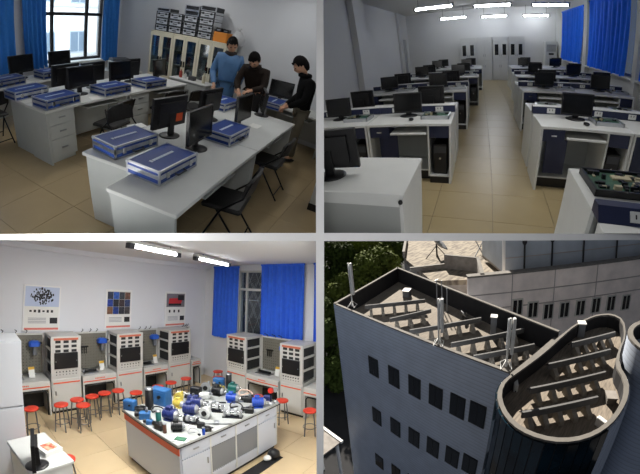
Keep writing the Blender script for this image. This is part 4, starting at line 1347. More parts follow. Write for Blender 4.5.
poster('white framed poster with a cluster of black parts on pale blue', 1.0, 1.73, 1.47, 2.36, 1)
poster('white framed poster with a grid of dark blue and brown pictures', 2.72, 3.36, 1.48, 2.36, 2)
poster('white framed poster with a red and black machine', 4.28, 4.92, 1.46, 2.36, 3)

# racks and benches
rk = mat('rack_warm_grey', (202, 202, 198), 0.45, noise=0.02, scale=4)
rk_d = mat('rack_dark_recess', (38, 40, 42), 0.6)
orange_line = mat('orange_line', (222, 96, 58), 0.5)
peg = mat('pegboard_olive_grey', (116, 114, 104), 0.6, noise=0.18, scale=70)
holem = mat('peg_hole_dark', (54, 54, 50), 0.8)


def rack(label, loc, rz, w=0.56):
    """instrument rack: cupboard below, nine small windows and a black screen above; front on -y"""
    t = thing('instrument_rack', label, 'rack', 3, loc, rz, 'instrument racks with nine small windows')
    d, h = 0.56, 1.46
    K = (w,)
    part(t, 'cupboard', lambda: MB().box(-w / 2, w / 2, -d + 0.02, -0.02, 0.05, 0.7), rk, ('rkc',) + K)
    part(t, 'plinth', lambda: MB().box(-w / 2 + 0.01, w / 2 - 0.01, -d + 0.04, -0.03, 0, 0.05), black_pl, ('rkp',) + K)
    dr = part(t, 'door', lambda: MB().rbox(-w / 2 + 0.02, w / 2 - 0.02, -d, -d + 0.02, 0.07, 0.66, 0.004), rk, ('rkd',) + K)
    part(dr, 'orange_stripe', lambda: MB().box(-w / 2 + 0.03, w / 2 - 0.03, -d - 0.003, -d, 0.575, 0.6), orange_line, ('rko',) + K)
    part(dr, 'handle', lambda: MB().box(-w / 2 + 0.06, -w / 2 + 0.08, -d - 0.02, -d, 0.36, 0.44), steel_grey, ('rkh',) + K)
    for sx in (-1, 1):
        for y in (-d + 0.02, -0.04):
            part(t, 'upright', lambda: MB().box(-0.022, 0.022, -0.022, 0.022, 0.7, h), rk, ('rku',), (sx * (w / 2 - 0.022), y, 0))
        part(t, 'shade_sheet', lambda: MB().box(-0.004, 0.004, -d + 0.05, -0.06, 0.72, h - 0.06), rk_d, ('rkl',), (sx * (w / 2 - 0.045), 0, 0))  # dark sheet added so the open rack interior looks shaded
        for z in (0.95, 1.2, 1.42):
            part(t, 'side_rail', lambda: MB().box(-0.015, 0.015, -d + 0.04, -0.06, -0.02, 0.02), rk, ('rks',), (sx * (w / 2 - 0.02), 0, z))
    part(t, 'roof_panel', lambda: MB().box(-w / 2, w / 2, -d, 0, h - 0.03, h), rk, ('rkr',) + K)
    part(t, 'orange_header', lambda: MB().box(-w / 2 + 0.05, w / 2 - 0.05, -d - 0.004, -d + 0.006, h - 0.07, h - 0.03), mat('orange_header', (196, 108, 82), 0.5), ('rkx',) + K)
    f = part(t, 'front_panel', lambda: MB().box(-w / 2 + 0.044, w / 2 - 0.044, -d + 0.005, -d + 0.02, 0.7, h - 0.03), rk, ('rkf',) + K)
    for i in range(3):
        for j in range(3):
            part(f, 'small_window', lambda: MB().box(-0.05, 0.05, -d + 0.001, -d + 0.006, -0.025, 0.025), rk_d, ('rkw',), ((i - 1) * (w * 0.27), 0, 1.36 - j * 0.085))
    s = part(t, 'screen_panel', lambda: MB().rbox(-w / 2 + 0.06, w / 2 - 0.06, -d - 0.02, -d + 0.006, 0.86, 1.16, 0.008), mat('rack_black', (20, 21, 24), 0.35), ('rkq',) + K)
    for sx in (-1, 1):
        part(s, 'screw', lambda: MB().cyl((0, -d - 0.026, 1.0), (0, -d - 0.02, 1.0), 0.012, n=8), chrome, ('rkn',), (sx * (w / 2 - 0.085), 0, 0))
    for i in range(7):
        part(f, 'knob', lambda: MB().cyl((0, -d - 0.012, 0), (0, -d + 0.005, 0), 0.012, n=8), rk_d, ('rkk',), ((i - 3) * w * 0.11, 0, 0.8))
        part(f, 'jack', lambda: MB().cyl((0, -d - 0.004, 0), (0, -d + 0.005, 0), 0.009, n=8), rk_d, ('rkj',), ((i - 3) * w * 0.11, 0, 0.745))
    part(t, 'back_panel', lambda: MB().box(-w / 2 + 0.04, w / 2 - 0.04, -0.02, 0, 0.7, h - 0.03), rk_d, ('rkb',) + K)
    return t


blue_tool = mat('tool_blue', (38, 92, 200), 0.4)


def bench(label, loc, rz, w, what, top=0.66):
    """work bench with a peg board behind, knee space with black frame; front on -y"""
    t = thing('work_bench', label, 'work bench', 3, loc, rz, 'grey work benches between the racks')
    d = 0.56
    part(t, 'bench_top', MB().rbox(-w / 2, w / 2, -d, -0.02, top - 0.03, top, 0.006), rk)
    ap = part(t, 'apron', MB().box(-w / 2, w / 2, -d - 0.01, -d + 0.02, top - 0.16, top - 0.03), rk)
    part(ap, 'orange_stripe', MB().box(-w / 2 + 0.01, w / 2 - 0.01, -d - 0.013, -d - 0.01, top - 0.12, top - 0.098), orange_line)
    lt = MB()
    for k in range(7):
        lt.box(-0.1 + k * 0.03, -0.08 + k * 0.03, -d - 0.0125, -d - 0.01, top - 0.075, top - 0.05)
    part(ap, 'lettering', lt, orange_line, kind='stuff')
    for s in (-1, 1):
        part(t, 'side_panel', MB().box(s * (w / 2 - 0.015) - 0.015, s * (w / 2 - 0.015) + 0.015, -d, -0.02, 0, top - 0.03), rk)
    part(t, 'back_panel', MB().box(-w / 2 + 0.03, w / 2 - 0.03, -0.06, -0.03, 0, top - 0.03), mat('dark_grey_back', (40, 41, 43), 0.7))
    fr = MB().tube([(-w / 2 + 0.06, -d - 0.005, 0.02), (-w / 2 + 0.06, -d - 0.005, top - 0.24), (-w / 2 + 0.1, -d - 0.005, top - 0.19), (w / 2 - 0.1, -d - 0.005, top - 0.19), (w / 2 - 0.06, -d - 0.005, top - 0.24), (w / 2 - 0.06, -d - 0.005, 0.02)], 0.014)
    part(t, 'knee_frame', fr, black_pl)
    pb = part(t, 'peg_board', MB().box(-w / 2 + 0.02, w / 2 - 0.02, -0.05, -0.03, top + 0.02, 1.42), peg)
    hl = MB()
    for i in range(int(w / 0.06)):
        for j in range(11):
            hl.cbox((-w / 2 + 0.05 + i * 0.06, -0.0515, top + 0.06 + j * 0.06), (0.014, 0.003, 0.014))
    part(pb, 'peg_hole', hl, holem, kind='stuff')
    part(t, 'board_frame', MB().box(-w / 2, -w / 2 + 0.03, -0.07, -0.02, top, 1.45).box(w / 2 - 0.03, w / 2, -0.07, -0.02, top, 1.45).box(-w / 2, w / 2, -0.07, -0.02, 1.42, 1.45), rk)
    for k, x in enumerate((-0.3, -0.05, 0.15)):
        part(t, 'hook', MB().tube([(x * w, -0.05, 1.45), (x * w + 0.02, -0.1, 1.5), (x * w - 0.02, -0.16, 1.53)], 0.008), black_pl)
    return t


def bench_items(name, loc, rz, w, tag_):
    top = 0.6605
    mx = Matrix.Translation(loc) @ Matrix.Rotation(rz, 4, 'Z')

    def P(x, y, z):
        return tuple(mx @ Vector((x, y, z)))
    t = thing('sign_card', f'white card with a yellow top leaning on the {tag_}', 'card', 3, P(w * 0.22, -0.3, top + 0.003), rz + 0.1)
    cm = Matrix.Rotation(-0.25, 4, 'X')
    part(t, 'sheet', MB().box(-0.055, 0.055, -0.004, 0.004, 0, 0.2, cm), paper)
    part(t, 'yellow_header', MB().box(-0.055, 0.055, -0.007, -0.004, 0.15, 0.2, cm), mat('card_yellow', (214, 170, 60), 0.6))
    part(t, 'prop', MB().box(-0.01, 0.01, 0.03, 0.045, 0, 0.1), paper)
    t = thing('pipe_fitting', f'black pipe assembly lying on the {tag_}', 'pipe fitting', 3, P(-w * 0.14, -0.3, top), rz)
    part(t, 'pipe', MB().cyl((-w * 0.2, 0, 0.04), (w * 0.16, 0, 0.04), 0.028, n=10), black_pl)
    part(t, 'flange', MB().cyl((-w * 0.2 - 0.02, 0, 0.045), (-w * 0.2, 0, 0.045), 0.045, n=12), steel_grey)
    part(t, 'tray', MB().box(-w * 0.24, w * 0.2, -0.1, 0.1, 0, 0.012), steel_grey)
    t = thing('blue_hand_tool', f'blue hand tool on the peg board of the {tag_}', 'hand tool', 3, P(w * 0.3, -0.06, 1.22), rz)
    part(t, 'body', MB().rbox(-0.1, 0.1, -0.16, 0.0, 0.0, 0.1, 0.03), blue_tool)
    part(t, 'grip', MB().rbox(-0.03, 0.04, -0.13, -0.04, -0.16, 0.0, 0.015), mat('tool_grey', (110, 114, 120), 0.5))
    part(t, 'chuck', MB().cyl((0.1, -0.08, 0.06), (0.15, -0.08, 0.05), 0.025, 0.015), black_pl)
    t = thing('tool_rack', f'small black tools on the peg board of the {tag_}', 'tool set', 3, P(-w * 0.22, -0.055, 1.05), rz)
    part(t, 'holder', MB().box(-0.09, 0.09, -0.03, 0.0, 0.08, 0.11), black_pl)
    for k in range(3):
        part(t, 'spanner', MB().box(-0.06 + k * 0.05, -0.045 + k * 0.05, -0.028, -0.016, -0.05, 0.08), dark_steel)


RL = PI / 2
FX = XW + 0.04
names_b = ['bench beside the tall cabinet', 'second bench from the tall cabinet', 'bench below the machine poster', 'bench in the corner']
for (y0, y1), nb in zip(((0.42, 1.40), (2.03, 2.74), (3.40, 4.03), (4.72, 5.02)), names_b):
    c = (FX, (y0 + y1) / 2, 0)
    bench('grey work ' + nb, c, RL, y1 - y0, nb)
    if y1 - y0 > 0.5:
        bench_items('x', c, RL, y1 - y0, nb)
for (y0, y1), nb in zip(((1.43, 2.0), (2.77, 3.37), (4.06, 4.69)), ('below the parts poster', 'below the picture grid poster', 'below the red machine poster')):
    rack('grey instrument rack with nine small windows, ' + nb, (FX, (y0 + y1) / 2, 0), RL, y1 - y0)
FY = YW - 0.155
rack('grey instrument rack with nine small windows, under the corner curtain', (-4.93, FY, 0), 0, 0.62)
rack('grey instrument rack with nine small windows, beside the blue curtain edge', (-3.42, FY, 0), 0, 0.54)
bench('grey work bench between the two racks under the curtains', (-4.16, FY, 0), 0, 0.88, '')
bench_items('x', (-4.16, FY, 0), 0, 0.88, 'bench between the curtain racks')
bench('grey work bench next to the rack by the lone stool', (-2.72, FY, 0), 0, 0.8, '')

# stools
seat_edge = mat('stool_edge', (150, 36, 26), 0.5)


def stool(label, p, rz, z=0.0):
    t = thing('stool', label, 'stool', 3, (p[0], p[1], z), rz, 'round red stools')
    part(t, 'seat', lambda: MB().lathe([(0.1, 0.43), (0.118, 0.435), (0.122, 0.45), (0.118, 0.462), (0.09, 0.466), (0.0, 0.467)], 24), red_pl, ('sts',))
    for k in range(4):
        a = PI / 4 + k * PI / 2
        c, s = math.cos(a), math.sin(a)
        part(t, 'leg', lambda: MB().tube([(0.085 * c, 0.085 * s, 0.44), (0.105 * c, 0.105 * s, 0.3), (0.13 * c, 0.13 * s, 0.0)], 0.011), mat('stool_steel', (120, 122, 126), 0.35, 0.8), ('stl', k))
    part(t, 'foot_ring', lambda: MB().tube([(0.117 * math.cos(q * PI / 8), 0.117 * math.sin(q * PI / 8), 0.15) for q in range(17)], 0.007, 6), mat('stool_steel', (120, 122, 126)), ('str',))
    return t


sl = ['in front of the bench beside the tall pale cabinet', 'before the rack below the parts poster, next to that bench', 'beside the rack door below the parts poster, half behind another', 'out on the tiles, standing in front of the others',
      'first of three at the knee space of the second bench', 'middle of three at the knee space of the second bench', 'last of three at the knee space of the second bench', 'before the rack below the picture grid poster',
      'at the bench below the red machine poster, by the black frame', 'at the bench below the red machine poster, by the rack', 'before the rack below the red machine poster', 'in the corner, standing behind another stool', 'near the room corner, in front of another stool',
      'between the big table and the rack by the curtain edge', 'under the bench next to the lone rack', 'behind the black screen edge by the tall pale cabinet', 'beside the white desk with the red leaflet']
for (px, py), lab in zip(((31, 408), (61, 404), (77, 399), (83, 404.5), (92, 395.8), (104.5, 392.5), (118, 390), (136, 392), (158, 386), (171, 382), (186, 378), (218, 371), (218, 377), (282, 400), (310, 410), (29, 447), (65, 459)), sl):
    p = at(3, px, py, 2, 0.46)
    stool('red round stool ' + lab, (p.x, p.y), random.uniform(0, 1.5))

# the big display table
TX0, TX1, TY0, TY1, TZ = -4.2, -2.83, 1.88, 3.74, 0.78
t = thing('display_table', 'long grey display table with orange edge stripe, covered with machine parts', 'table', 3, ((TX0 + TX1) / 2, (TY0 + TY1) / 2, 0), 0)
lx, ly = (TX1 - TX0) / 2, (TY1 - TY0) / 2
part(t, 'table_top', MB().rbox(-lx, lx, -ly, ly, TZ - 0.03, TZ, 0.005), mat('table_top_grey', (168, 171, 168), 0.4, noise=0.03, scale=5))
part(t, 'top_edge', MB().box(-lx - 0.004, lx + 0.004, -ly - 0.004, ly + 0.004, TZ - 0.045, TZ - 0.03), black_pl)
cab_m = mat('table_blue_grey', (196, 202, 214), 0.5)
part(t, 'body', MB().box(-lx + 0.03, lx - 0.03, -ly + 0.03, ly - 0.03, 0.06, TZ - 0.045), cab_m)
part(t, 'plinth', MB().box(-lx + 0.06, lx - 0.06, -ly + 0.06, ly - 0.06, 0, 0.06), black_pl)
part(t, 'orange_stripe', MB().box(-lx + 0.02, lx - 0.02, -ly + 0.016, -ly + 0.03, TZ - 0.15, TZ - 0.05), mat('stripe_red_orange', (205, 84, 56), 0.5))
dark_door = mat('door_mid_grey', (122, 126, 132), 0.5)  # darker grey for the two middle doors
xs = lx - 0.03
for k in range(4):
    y0 = -ly + 0.05 + k * (2 * ly - 0.1) / 4
    y1 = y0 + (2 * ly - 0.1) / 4 - 0.02
    dr = part(t, 'drawer', MB().box(xs, xs + 0.015, y0, y1, TZ - 0.2, TZ - 0.055), cab_m)
    part(dr, 'handle', MB().box(xs + 0.015, xs + 0.025, (y0 + y1) / 2 - 0.04, (y0 + y1) / 2 + 0.04, TZ - 0.135, TZ - 0.12), steel_grey)
    if k in (1, 2):
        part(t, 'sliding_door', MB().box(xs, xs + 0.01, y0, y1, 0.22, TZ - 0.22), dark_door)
        part(t, 'bottom_rail', MB().box(xs, xs + 0.014, y0, y1, 0.16, 0.21), cab_m)
    else:
        d_ = part(t, 'door', MB().rbox(xs, xs + 0.015, y0, y1, 0.08, TZ - 0.22, 0.003), cab_m)
        part(d_, 'handle', MB().box(xs + 0.015, xs + 0.025, y1 - 0.05, y1 - 0.035, 0.38, 0.46), steel_grey)
    part(t, 'stile', MB().box(xs, xs + 0.02, y1, y1 + 0.02, 0.08, TZ - 0.05), white_lam)
single('rubber_mat', 'dark ribbed rubber strip on the floor along the display table', 'mat', 3, MB().box(-0.09, 0.09, -0.55, 0.55, 0, 0.012), mat('black_rubber', (22, 22, 24), 0.7, noise=0.4, scale=40), (-2.68, 2.95, 0.0005), 0)
t = thing('rag_bundle', 'dark bag with a white cloth on the rubber strip', 'bag', 3, (-2.7, 3.42, 0.013), 0)
part(t, 'bag', MB().lathe([(0.07, 0), (0.1, 0.03), (0.09, 0.09), (0.04, 0.13)], 10), black_pl)
part(t, 'cloth', MB().ball((-0.02, -0.12, 0.035), (0.06, 0.07, 0.035), 10, 6), paper)

# machine parts on the table
MC_ = {'navy': (34, 46, 104), 'blue': (44, 96, 150), 'teal': (30, 96, 90), 'black': (22, 23, 25), 'yellow': (196, 178, 84), 'silver': (168, 170, 172), 'brown': (92, 58, 44), 'white': (216, 218, 216), 'green': (60, 110, 84),
       'red': (190, 52, 40), 'cobalt': (28, 70, 168), 'pink': (206, 176, 160)}


def pm(c):
    return mat('part_' + c, MC_[c], 0.4, 0.5 if c == 'silver' else 0.0, noise=0.1, scale=20)


def machine_part(kind, color, p, rz, s, label):
    nm = {'motor': 'electric_motor', 'box': 'control_box', 'pump': 'pump_body', 'tall': 'upright_cylinder', 'coil': 'hose_coil', 'valve': 'valve_block', 'gear': 'gear_train', 'rail': 'guide_rail', 'stand': 'dial_stand', 'pcb': 'circuit_card', 'cable': 'cable_loop'}[kind]
    t = thing(nm, label, nm.replace('_', ' '), 3, (p.x, p.y, TZ + 0.0005), rz, 'machine parts on the display table')
    m = pm(color)
    if kind == 'motor':
        part(t, 'housing', MB().cyl((-0.08 * s, 0, 0.065 * s), (0.06 * s, 0, 0.065 * s), 0.055 * s, n=16), m)
        for k in range(5):
            part(t, 'fin', MB().cyl(((-0.06 + k * 0.025) * s, 0, 0.065 * s), ((-0.055 + k * 0.025) * s, 0, 0.065 * s), 0.061 * s, n=16), m)
        part(t, 'end_bell', MB().cyl((0.06 * s, 0, 0.065 * s), (0.09 * s, 0, 0.065 * s), 0.05 * s, 0.03 * s, 16), pm('silver'))
        part(t, 'shaft', MB().cyl((0.09 * s, 0, 0.065 * s), (0.13 * s, 0, 0.065 * s), 0.01 * s, n=8), chrome)
        part(t, 'foot', MB().box(-0.06 * s, 0.05 * s, -0.055 * s, 0.055 * s, 0, 0.014 * s), m)
        part(t, 'terminal_box', MB().rbox(-0.05 * s, 0.01 * s, -0.03 * s, 0.03 * s, 0.11 * s, 0.15 * s, 0.005), m)
    elif kind == 'box':
        part(t, 'case', MB().rbox(-0.09 * s, 0.09 * s, -0.05 * s, 0.05 * s, 0, 0.14 * s, 0.01), m)
        part(t, 'face_plate', MB().box(-0.075 * s, 0.075 * s, -0.055 * s, -0.05 * s, 0.02 * s, 0.12 * s), m)
        part(t, 'knob', MB().cyl((0.03 * s, -0.07 * s, 0.08 * s), (0.03 * s, -0.055 * s, 0.08 * s), 0.015 * s, n=10), black_pl)
    elif kind == 'pump':
        part(t, 'volute', MB().cyl((0, -0.03 * s, 0.075 * s), (0, 0.03 * s, 0.075 * s), 0.075 * s, n=20), m)
        part(t, 'hub', MB().cyl((0, -0.05 * s, 0.075 * s), (0, 0.06 * s, 0.075 * s), 0.035 * s, n=14), black_pl)
        part(t, 'outlet', MB().cyl((0.055 * s, 0, 0.09 * s), (0.055 * s, 0, 0.17 * s), 0.02 * s, n=10), m)
        part(t, 'base', MB().box(-0.06 * s, 0.06 * s, -0.04 * s, 0.04 * s, 0, 0.012 * s), steel_grey)
    elif kind == 'tall':
        part(t, 'barrel', MB().lathe([(0.05 * s, 0), (0.052 * s, 0.02 * s), (0.05 * s, 0.24 * s), (0.04 * s, 0.25 * s)], 18), m)
        part(t, 'cap', MB().lathe([(0.055 * s, 0.25 * s), (0.055 * s, 0.27 * s), (0.02 * s, 0.275 * s)], 18), steel_grey)
    elif kind == 'coil':
        pts = [((0.06 + 0.003 * q / 8) * s * math.cos(q * PI / 6), (0.06 + 0.003 * q / 8) * s * math.sin(q * PI / 6), 0.012 * s + 0.0016 * s * q) for q in range(37)]
        part(t, 'hose', MB().tube(pts, 0.011 * s, 6), m)
        part(t, 'connector', MB().cyl(pts[-1], (pts[-1][0] + 0.04 * s, pts[-1][1], pts[-1][2] + 0.02 * s), 0.014 * s, n=8), chrome)
    elif kind == 'valve':
        part(t, 'block', MB().rbox(-0.055 * s, 0.055 * s, -0.04 * s, 0.04 * s, 0, 0.07 * s, 0.008), m)
        part(t, 'solenoid', MB().cyl((-0.1 * s, 0, 0.045 * s), (-0.055 * s, 0, 0.045 * s), 0.028 * s, n=12), black_pl)
        part(t, 'port', MB().cyl((0.02 * s, 0, 0.07 * s), (0.02 * s, 0, 0.1 * s), 0.016 * s, n=10), steel_grey)
    elif kind == 'gear':
        for k, (x, r) in enumerate(((-0.05, 0.045), (0.03, 0.04))):
            g = MB()
            n = 18
            poly = []
            for q in range(2 * n):
                rr = r * s * (1.0 if (q // 1) % 2 else 0.86)
                poly.append((rr * math.cos(PI * q / n), rr * math.sin(PI * q / n)))
            g.prism(poly, -0.015 * s, 0.015 * s, Matrix.Translation((x * s, 0, 0.06 * s)) @ Matrix.Rotation(PI / 2, 4, 'Y'))
            part(t, 'gear_wheel', g, pm('silver'))
        part(t, 'shaft', MB().cyl((-0.12 * s, 0, 0.06 * s), (0.11 * s, 0, 0.06 * s), 0.012 * s, n=8), chrome)
        part(t, 'bearing_block', MB().box(-0.11 * s, -0.085 * s, -0.03 * s, 0.03 * s, 0, 0.08 * s), m)
        part(t, 'bearing_block', MB().box(0.075 * s, 0.1 * s, -0.03 * s, 0.03 * s, 0, 0.08 * s), m)
        part(t, 'base', MB().box(-0.12 * s, 0.11 * s, -0.045 * s, 0.045 * s, 0, 0.01 * s), black_pl)
    elif kind == 'rail':
        part(t, 'bar', MB().box(-0.2 * s, 0.2 * s, -0.012 * s, 0.012 * s, 0, 0.02 * s), m)
        part(t, 'carriage', MB().rbox(-0.03 * s, 0.03 * s, -0.03 * s, 0.03 * s, 0.004, 0.045 * s, 0.005), steel_grey)
    elif kind == 'stand':
        part(t, 'base', MB().lathe([(0.035 * s, 0), (0.035 * s, 0.015 * s), (0.015 * s, 0.03 * s)], 12), pm('silver'))
        part(t, 'post', MB().cyl((0, 0, 0.02 * s), (0, 0, 0.15 * s), 0.008 * s, n=8), dark_steel)
        part(t, 'dial', MB().cyl((0, -0.012 * s, 0.17 * s), (0, 0.012 * s, 0.17 * s), 0.034 * s, n=16), m)
    elif kind == 'pcb':
        part(t, 'card', MB().box(-0.075 * s, 0.075 * s, -0.05 * s, 0.05 * s, 0, 0.008), m)
        part(t, 'label_panel', MB().box(-0.05 * s, 0.05 * s, -0.03 * s, 0.03 * s, 0.008, 0.02), pm('green'))
    else:
        pts = [(0.09 * s * math.cos(q * PI / 7), 0.05 * s * math.sin(q * PI / 7), 0.012 + 0.05 * s * abs(math.sin(q * PI / 9))) for q in range(13)]
        part(t, 'cable', MB().tube(pts, 0.009 * s, 6), m)
        part(t, 'plug', MB().rbox(0.075 * s, 0.12 * s, -0.015 * s, 0.015 * s, 0, 0.025 * s, 0.004), black_pl)


PARTS = [
    ('box', 'blue', 134, 410, 0.5, 1.0, 'pale blue square unit on the corner of the display table'), ('coil', 'black', 144, 411, 0.2, 1.1, 'black hose coil beside the pale blue square unit'),
    ('valve', 'blue', 150, 418, 0.9, 1.3, 'blue valve block before the black hose coil'), ('tall', 'black', 156, 410, 0, 1.15, 'tall black cylinder standing on the display table'),
    ('box', 'blue', 174, 402, 0.35, 1.7, 'large blue box near the red stools'), ('tall', 'teal', 170, 422, 0, 0.7, 'short teal cylinder in front of the tall black one'),
    ('motor', 'navy', 178, 420, 0.4, 1.25, 'navy motor beside the teal cylinder'), ('motor', 'navy', 193, 415, 0.6, 1.25, 'navy motor with its shaft towards the white ring pump'),
    ('motor', 'yellow', 183, 408, 0.2, 1.0, 'small yellow motor behind the navy ones'), ('pump', 'yellow', 196, 405, 0.7, 1.0, 'yellow pump behind the navy motors'),
    ('pump', 'white', 207, 417, 0.3, 1.05, 'white ring-shaped pump beside the navy motor'), ('valve', 'black', 165, 427, 0.2, 1.1, 'black valve block near the orange stripe corner'),
    ('tall', 'brown', 171, 431, 0, 0.45, 'small brown cylinder near the table corner'), ('motor', 'black', 186, 432, 0.9, 1.0, 'black motor near the white card'),
    ('gear', 'black', 195, 424, 0.5, 1.0, 'pair of gears in black bearings'), ('pcb', 'white', 197, 436, 0.5, 1.3, 'white card with a green panel near the table edge'),
    ('tall', 'cobalt', 207, 431, 0, 0.35, 'small cobalt cylinder by the table edge'), ('box', 'black', 218, 426, 0.5, 0.55, 'small black box with a white top edge near the drawers'),
    ('coil', 'black', 227, 426, 0.4, 0.8, 'thin black coil near the drawers'), ('motor', 'navy', 210, 409, 0.5, 1.1, 'navy motor behind the white ring pump'),
    ('cable', 'silver', 213, 428, 0.3, 0.8, 'thin grey cable loop by the cobalt cylinder'), ('gear', 'silver', 222, 410, 0.6, 1.3, 'silver gear train in the middle of the table'),
    ('gear', 'silver', 231, 413, 0.6, 1.2, 'silver gear train beside the other, nearer the drawers'), ('rail', 'silver', 236, 418, 0.75, 1.0, 'long silver guide rail along the drawer side'),
    ('valve', 'black', 241, 411, 0.6, 1.1, 'black valve block at the end of the gear trains'), ('motor', 'cobalt', 239, 401, 0.5, 1.1, 'cobalt motor near the far gears'),
    ('motor', 'cobalt', 248, 405, 0.8, 1.2, 'cobalt motor with silver end near the far edge'), ('valve', 'black', 255, 398, 0.5, 1.2, 'black valve block behind the cobalt motors'),
    ('box', 'navy', 257, 402, 0.3, 0.7, 'small navy box at the far end'), ('stand', 'red', 263, 406, 0.2, 1.3, 'red dial on a post at the far corner'),
    ('box', 'black', 203, 398, 0.4, 1.0, 'black box on the stool side of the table'), ('pump', 'silver', 212, 395, 0.8, 1.1, 'silver pump on the stool side'),
    ('coil', 'white', 221, 396, 0.2, 1.2, 'white hose coil on the stool side'), ('tall', 'black', 226, 392, 0, 0.6, 'short black cylinder by the white coil'),
    ('motor', 'black', 232, 395, 0.3, 1.2, 'black motor behind the white coil'), ('box', 'blue', 229, 388, 0.5, 1.1, 'blue box at the window end'),
    ('valve', 'yellow', 239, 390, 0.2, 1.1, 'yellow valve block at the window end'), ('tall', 'black', 246, 392, 0, 1.0, 'black cylinder at the window end'),
    ('motor', 'teal', 253, 392, 0.4, 1.1, 'teal motor at the window end'), ('cable', 'pink', 258, 394, 0.4, 1.3, 'pinkish cable loop at the window end'),
    ('cable', 'white', 190, 400, 0.5, 1.1, 'white cable loop behind the yellow pump'), ('valve', 'navy', 217, 402, 0.4, 1.2, 'navy valve block between the pumps'),
    ('rail', 'black', 226, 403, 0.7, 0.9, 'black guide rail behind the silver gears'), ('stand', 'silver', 268, 398, 0.2, 1.2, 'silver dial on a post at the far corner'),
    ('cable', 'red', 262, 399, 0.9, 0.9, 'red cable loop at the far end'), ('box', 'teal', 243, 397, 0.6, 0.8, 'small teal box between the motors'),
    ('valve', 'silver', 178, 412, 0.5, 0.9, 'silver valve block by the yellow motor'), ('cable', 'black', 163, 417, 0.5, 1.1, 'black cable loop around the teal cylinder'),
    ('valve', 'blue', 158, 425, 0.8, 0.8, 'small blue valve block near the orange stripe corner'), ('cable', 'black', 236, 406, 0.1, 1.2, 'black cable loop over the far gears'),
]
RAD = dict(motor=0.126, box=0.105, pump=0.095, tall=0.06, coil=0.09, valve=0.092, gear=0.135, rail=0.155, stand=0.045, pcb=0.09, cable=0.118)
SC = 1.0
spots = [[*at(3, q[2], q[3], 2, TZ)[:2], RAD[q[0]] * q[5] * SC] for q in PARTS]
for _ in range(400):                                   # nothing on the table may stand inside its neighbour
    for i in range(len(spots)):
        a = spots[i]
        for j in range(i):
            b = spots[j]
            dx, dy = a[0] - b[0], a[1] - b[1]
            dd = math.hypot(dx, dy) + 1e-6
            g = a[2] + b[2] - dd
            if g > 0:
                a[0] += dx / dd * g * 0.4; a[1] += dy / dd * g * 0.4
                b[0] -= dx / dd * g * 0.4; b[1] -= dy / dd * g * 0.4
        a[0] = min(max(a[0], TX0 + a[2] * 0.8), TX1 - a[2] * 0.8)
        a[1] = min(max(a[1], TY0 + a[2] * 0.8), TY1 - a[2] * 0.8)
for (k, c, px, py, rz, s, lab), sp in zip(PARTS, spots):
    machine_part(k, c, Vector((sp[0], sp[1], TZ)), rz, s * SC, lab)

# tall pale cabinet and the white desk at the edge
t = thing('tall_cabinet', 'tall pale cabinet side with a seam, next to the first work bench', 'cabinet', 3, (-4.8, 0.24, 0), 0)
part(t, 'lower_body', MB().box(-0.3, 0.3, -0.45, 0.4, 0, 0.93), mat('cabinet_pale_grey', (206, 209, 214), 0.5))
part(t, 'upper_body', MB().box(-0.3, 0.3, -0.45, 0.4, 0.94, 1.75), mat('cabinet_pale_grey', (206, 209, 214), 0.5))
for z0, z1 in ((0.03, 0.92), (0.95, 1.73)):
    part(t, 'door', MB().box(0.3, 0.312, -0.44, 0.39, z0, z1), mat('cabinet_pale_grey', (206, 209, 214)))
t = thing('white_desk', 'white desk with a black screen and a red leaflet on it', 'desk', 3, (-3.55, 0.42, 0), 0.12)
part(t, 'table_top', MB().rbox(-0.45, 0.36, -0.02, 0.42, 0.72, 0.75, 0.005), white_lam)
for sx in (-0.42, 0.33):
    part(t, 'side_panel', MB().box(sx - 0.015, sx + 0.015, 0.0, 0.4, 0, 0.72), white_lam)
q = at(3, 33, 466, 2, 0.75)
monitor(3, 'black screen seen edge-on on the white desk', (q.x, q.y + 0.02, 0.7505), -0.2, w=0.4, h=0.27, mid=0.03)
q = at(3, 48, 448, 2, 0.76)
q.x += 0.05
t = thing('paper_stack', 'stack of white papers on the white desk beside the black screen', 'paper stack', 3, (q.x, q.y, 0.7505), 0.25)
part(t, 'papers', MB().rbox(-0.13, 0.11, -0.1, 0.1, 0, 0.05, 0.003), paper)
single('leaflet', 'red printed leaflet lying on the paper stack', 'leaflet', 3, MB().box(-0.08, 0.08, -0.06, 0.06, 0, 0.004), mat('leaflet_red', (212, 72, 44), 0.5, rgb2=(236, 190, 160), scale=16), (q.x, q.y, 0.801), 0.3)
# ================================================================== PLACE 4: roofs with solar arrays, seen from above


def at_plane(px, py, p0, n):
    d = ROT[4].transposed() @ ray(px, py)
    o = Vector((0, 0, EYE[4]))
    return o + d * ((Vector(p0) - o).dot(n) / d.dot(n))


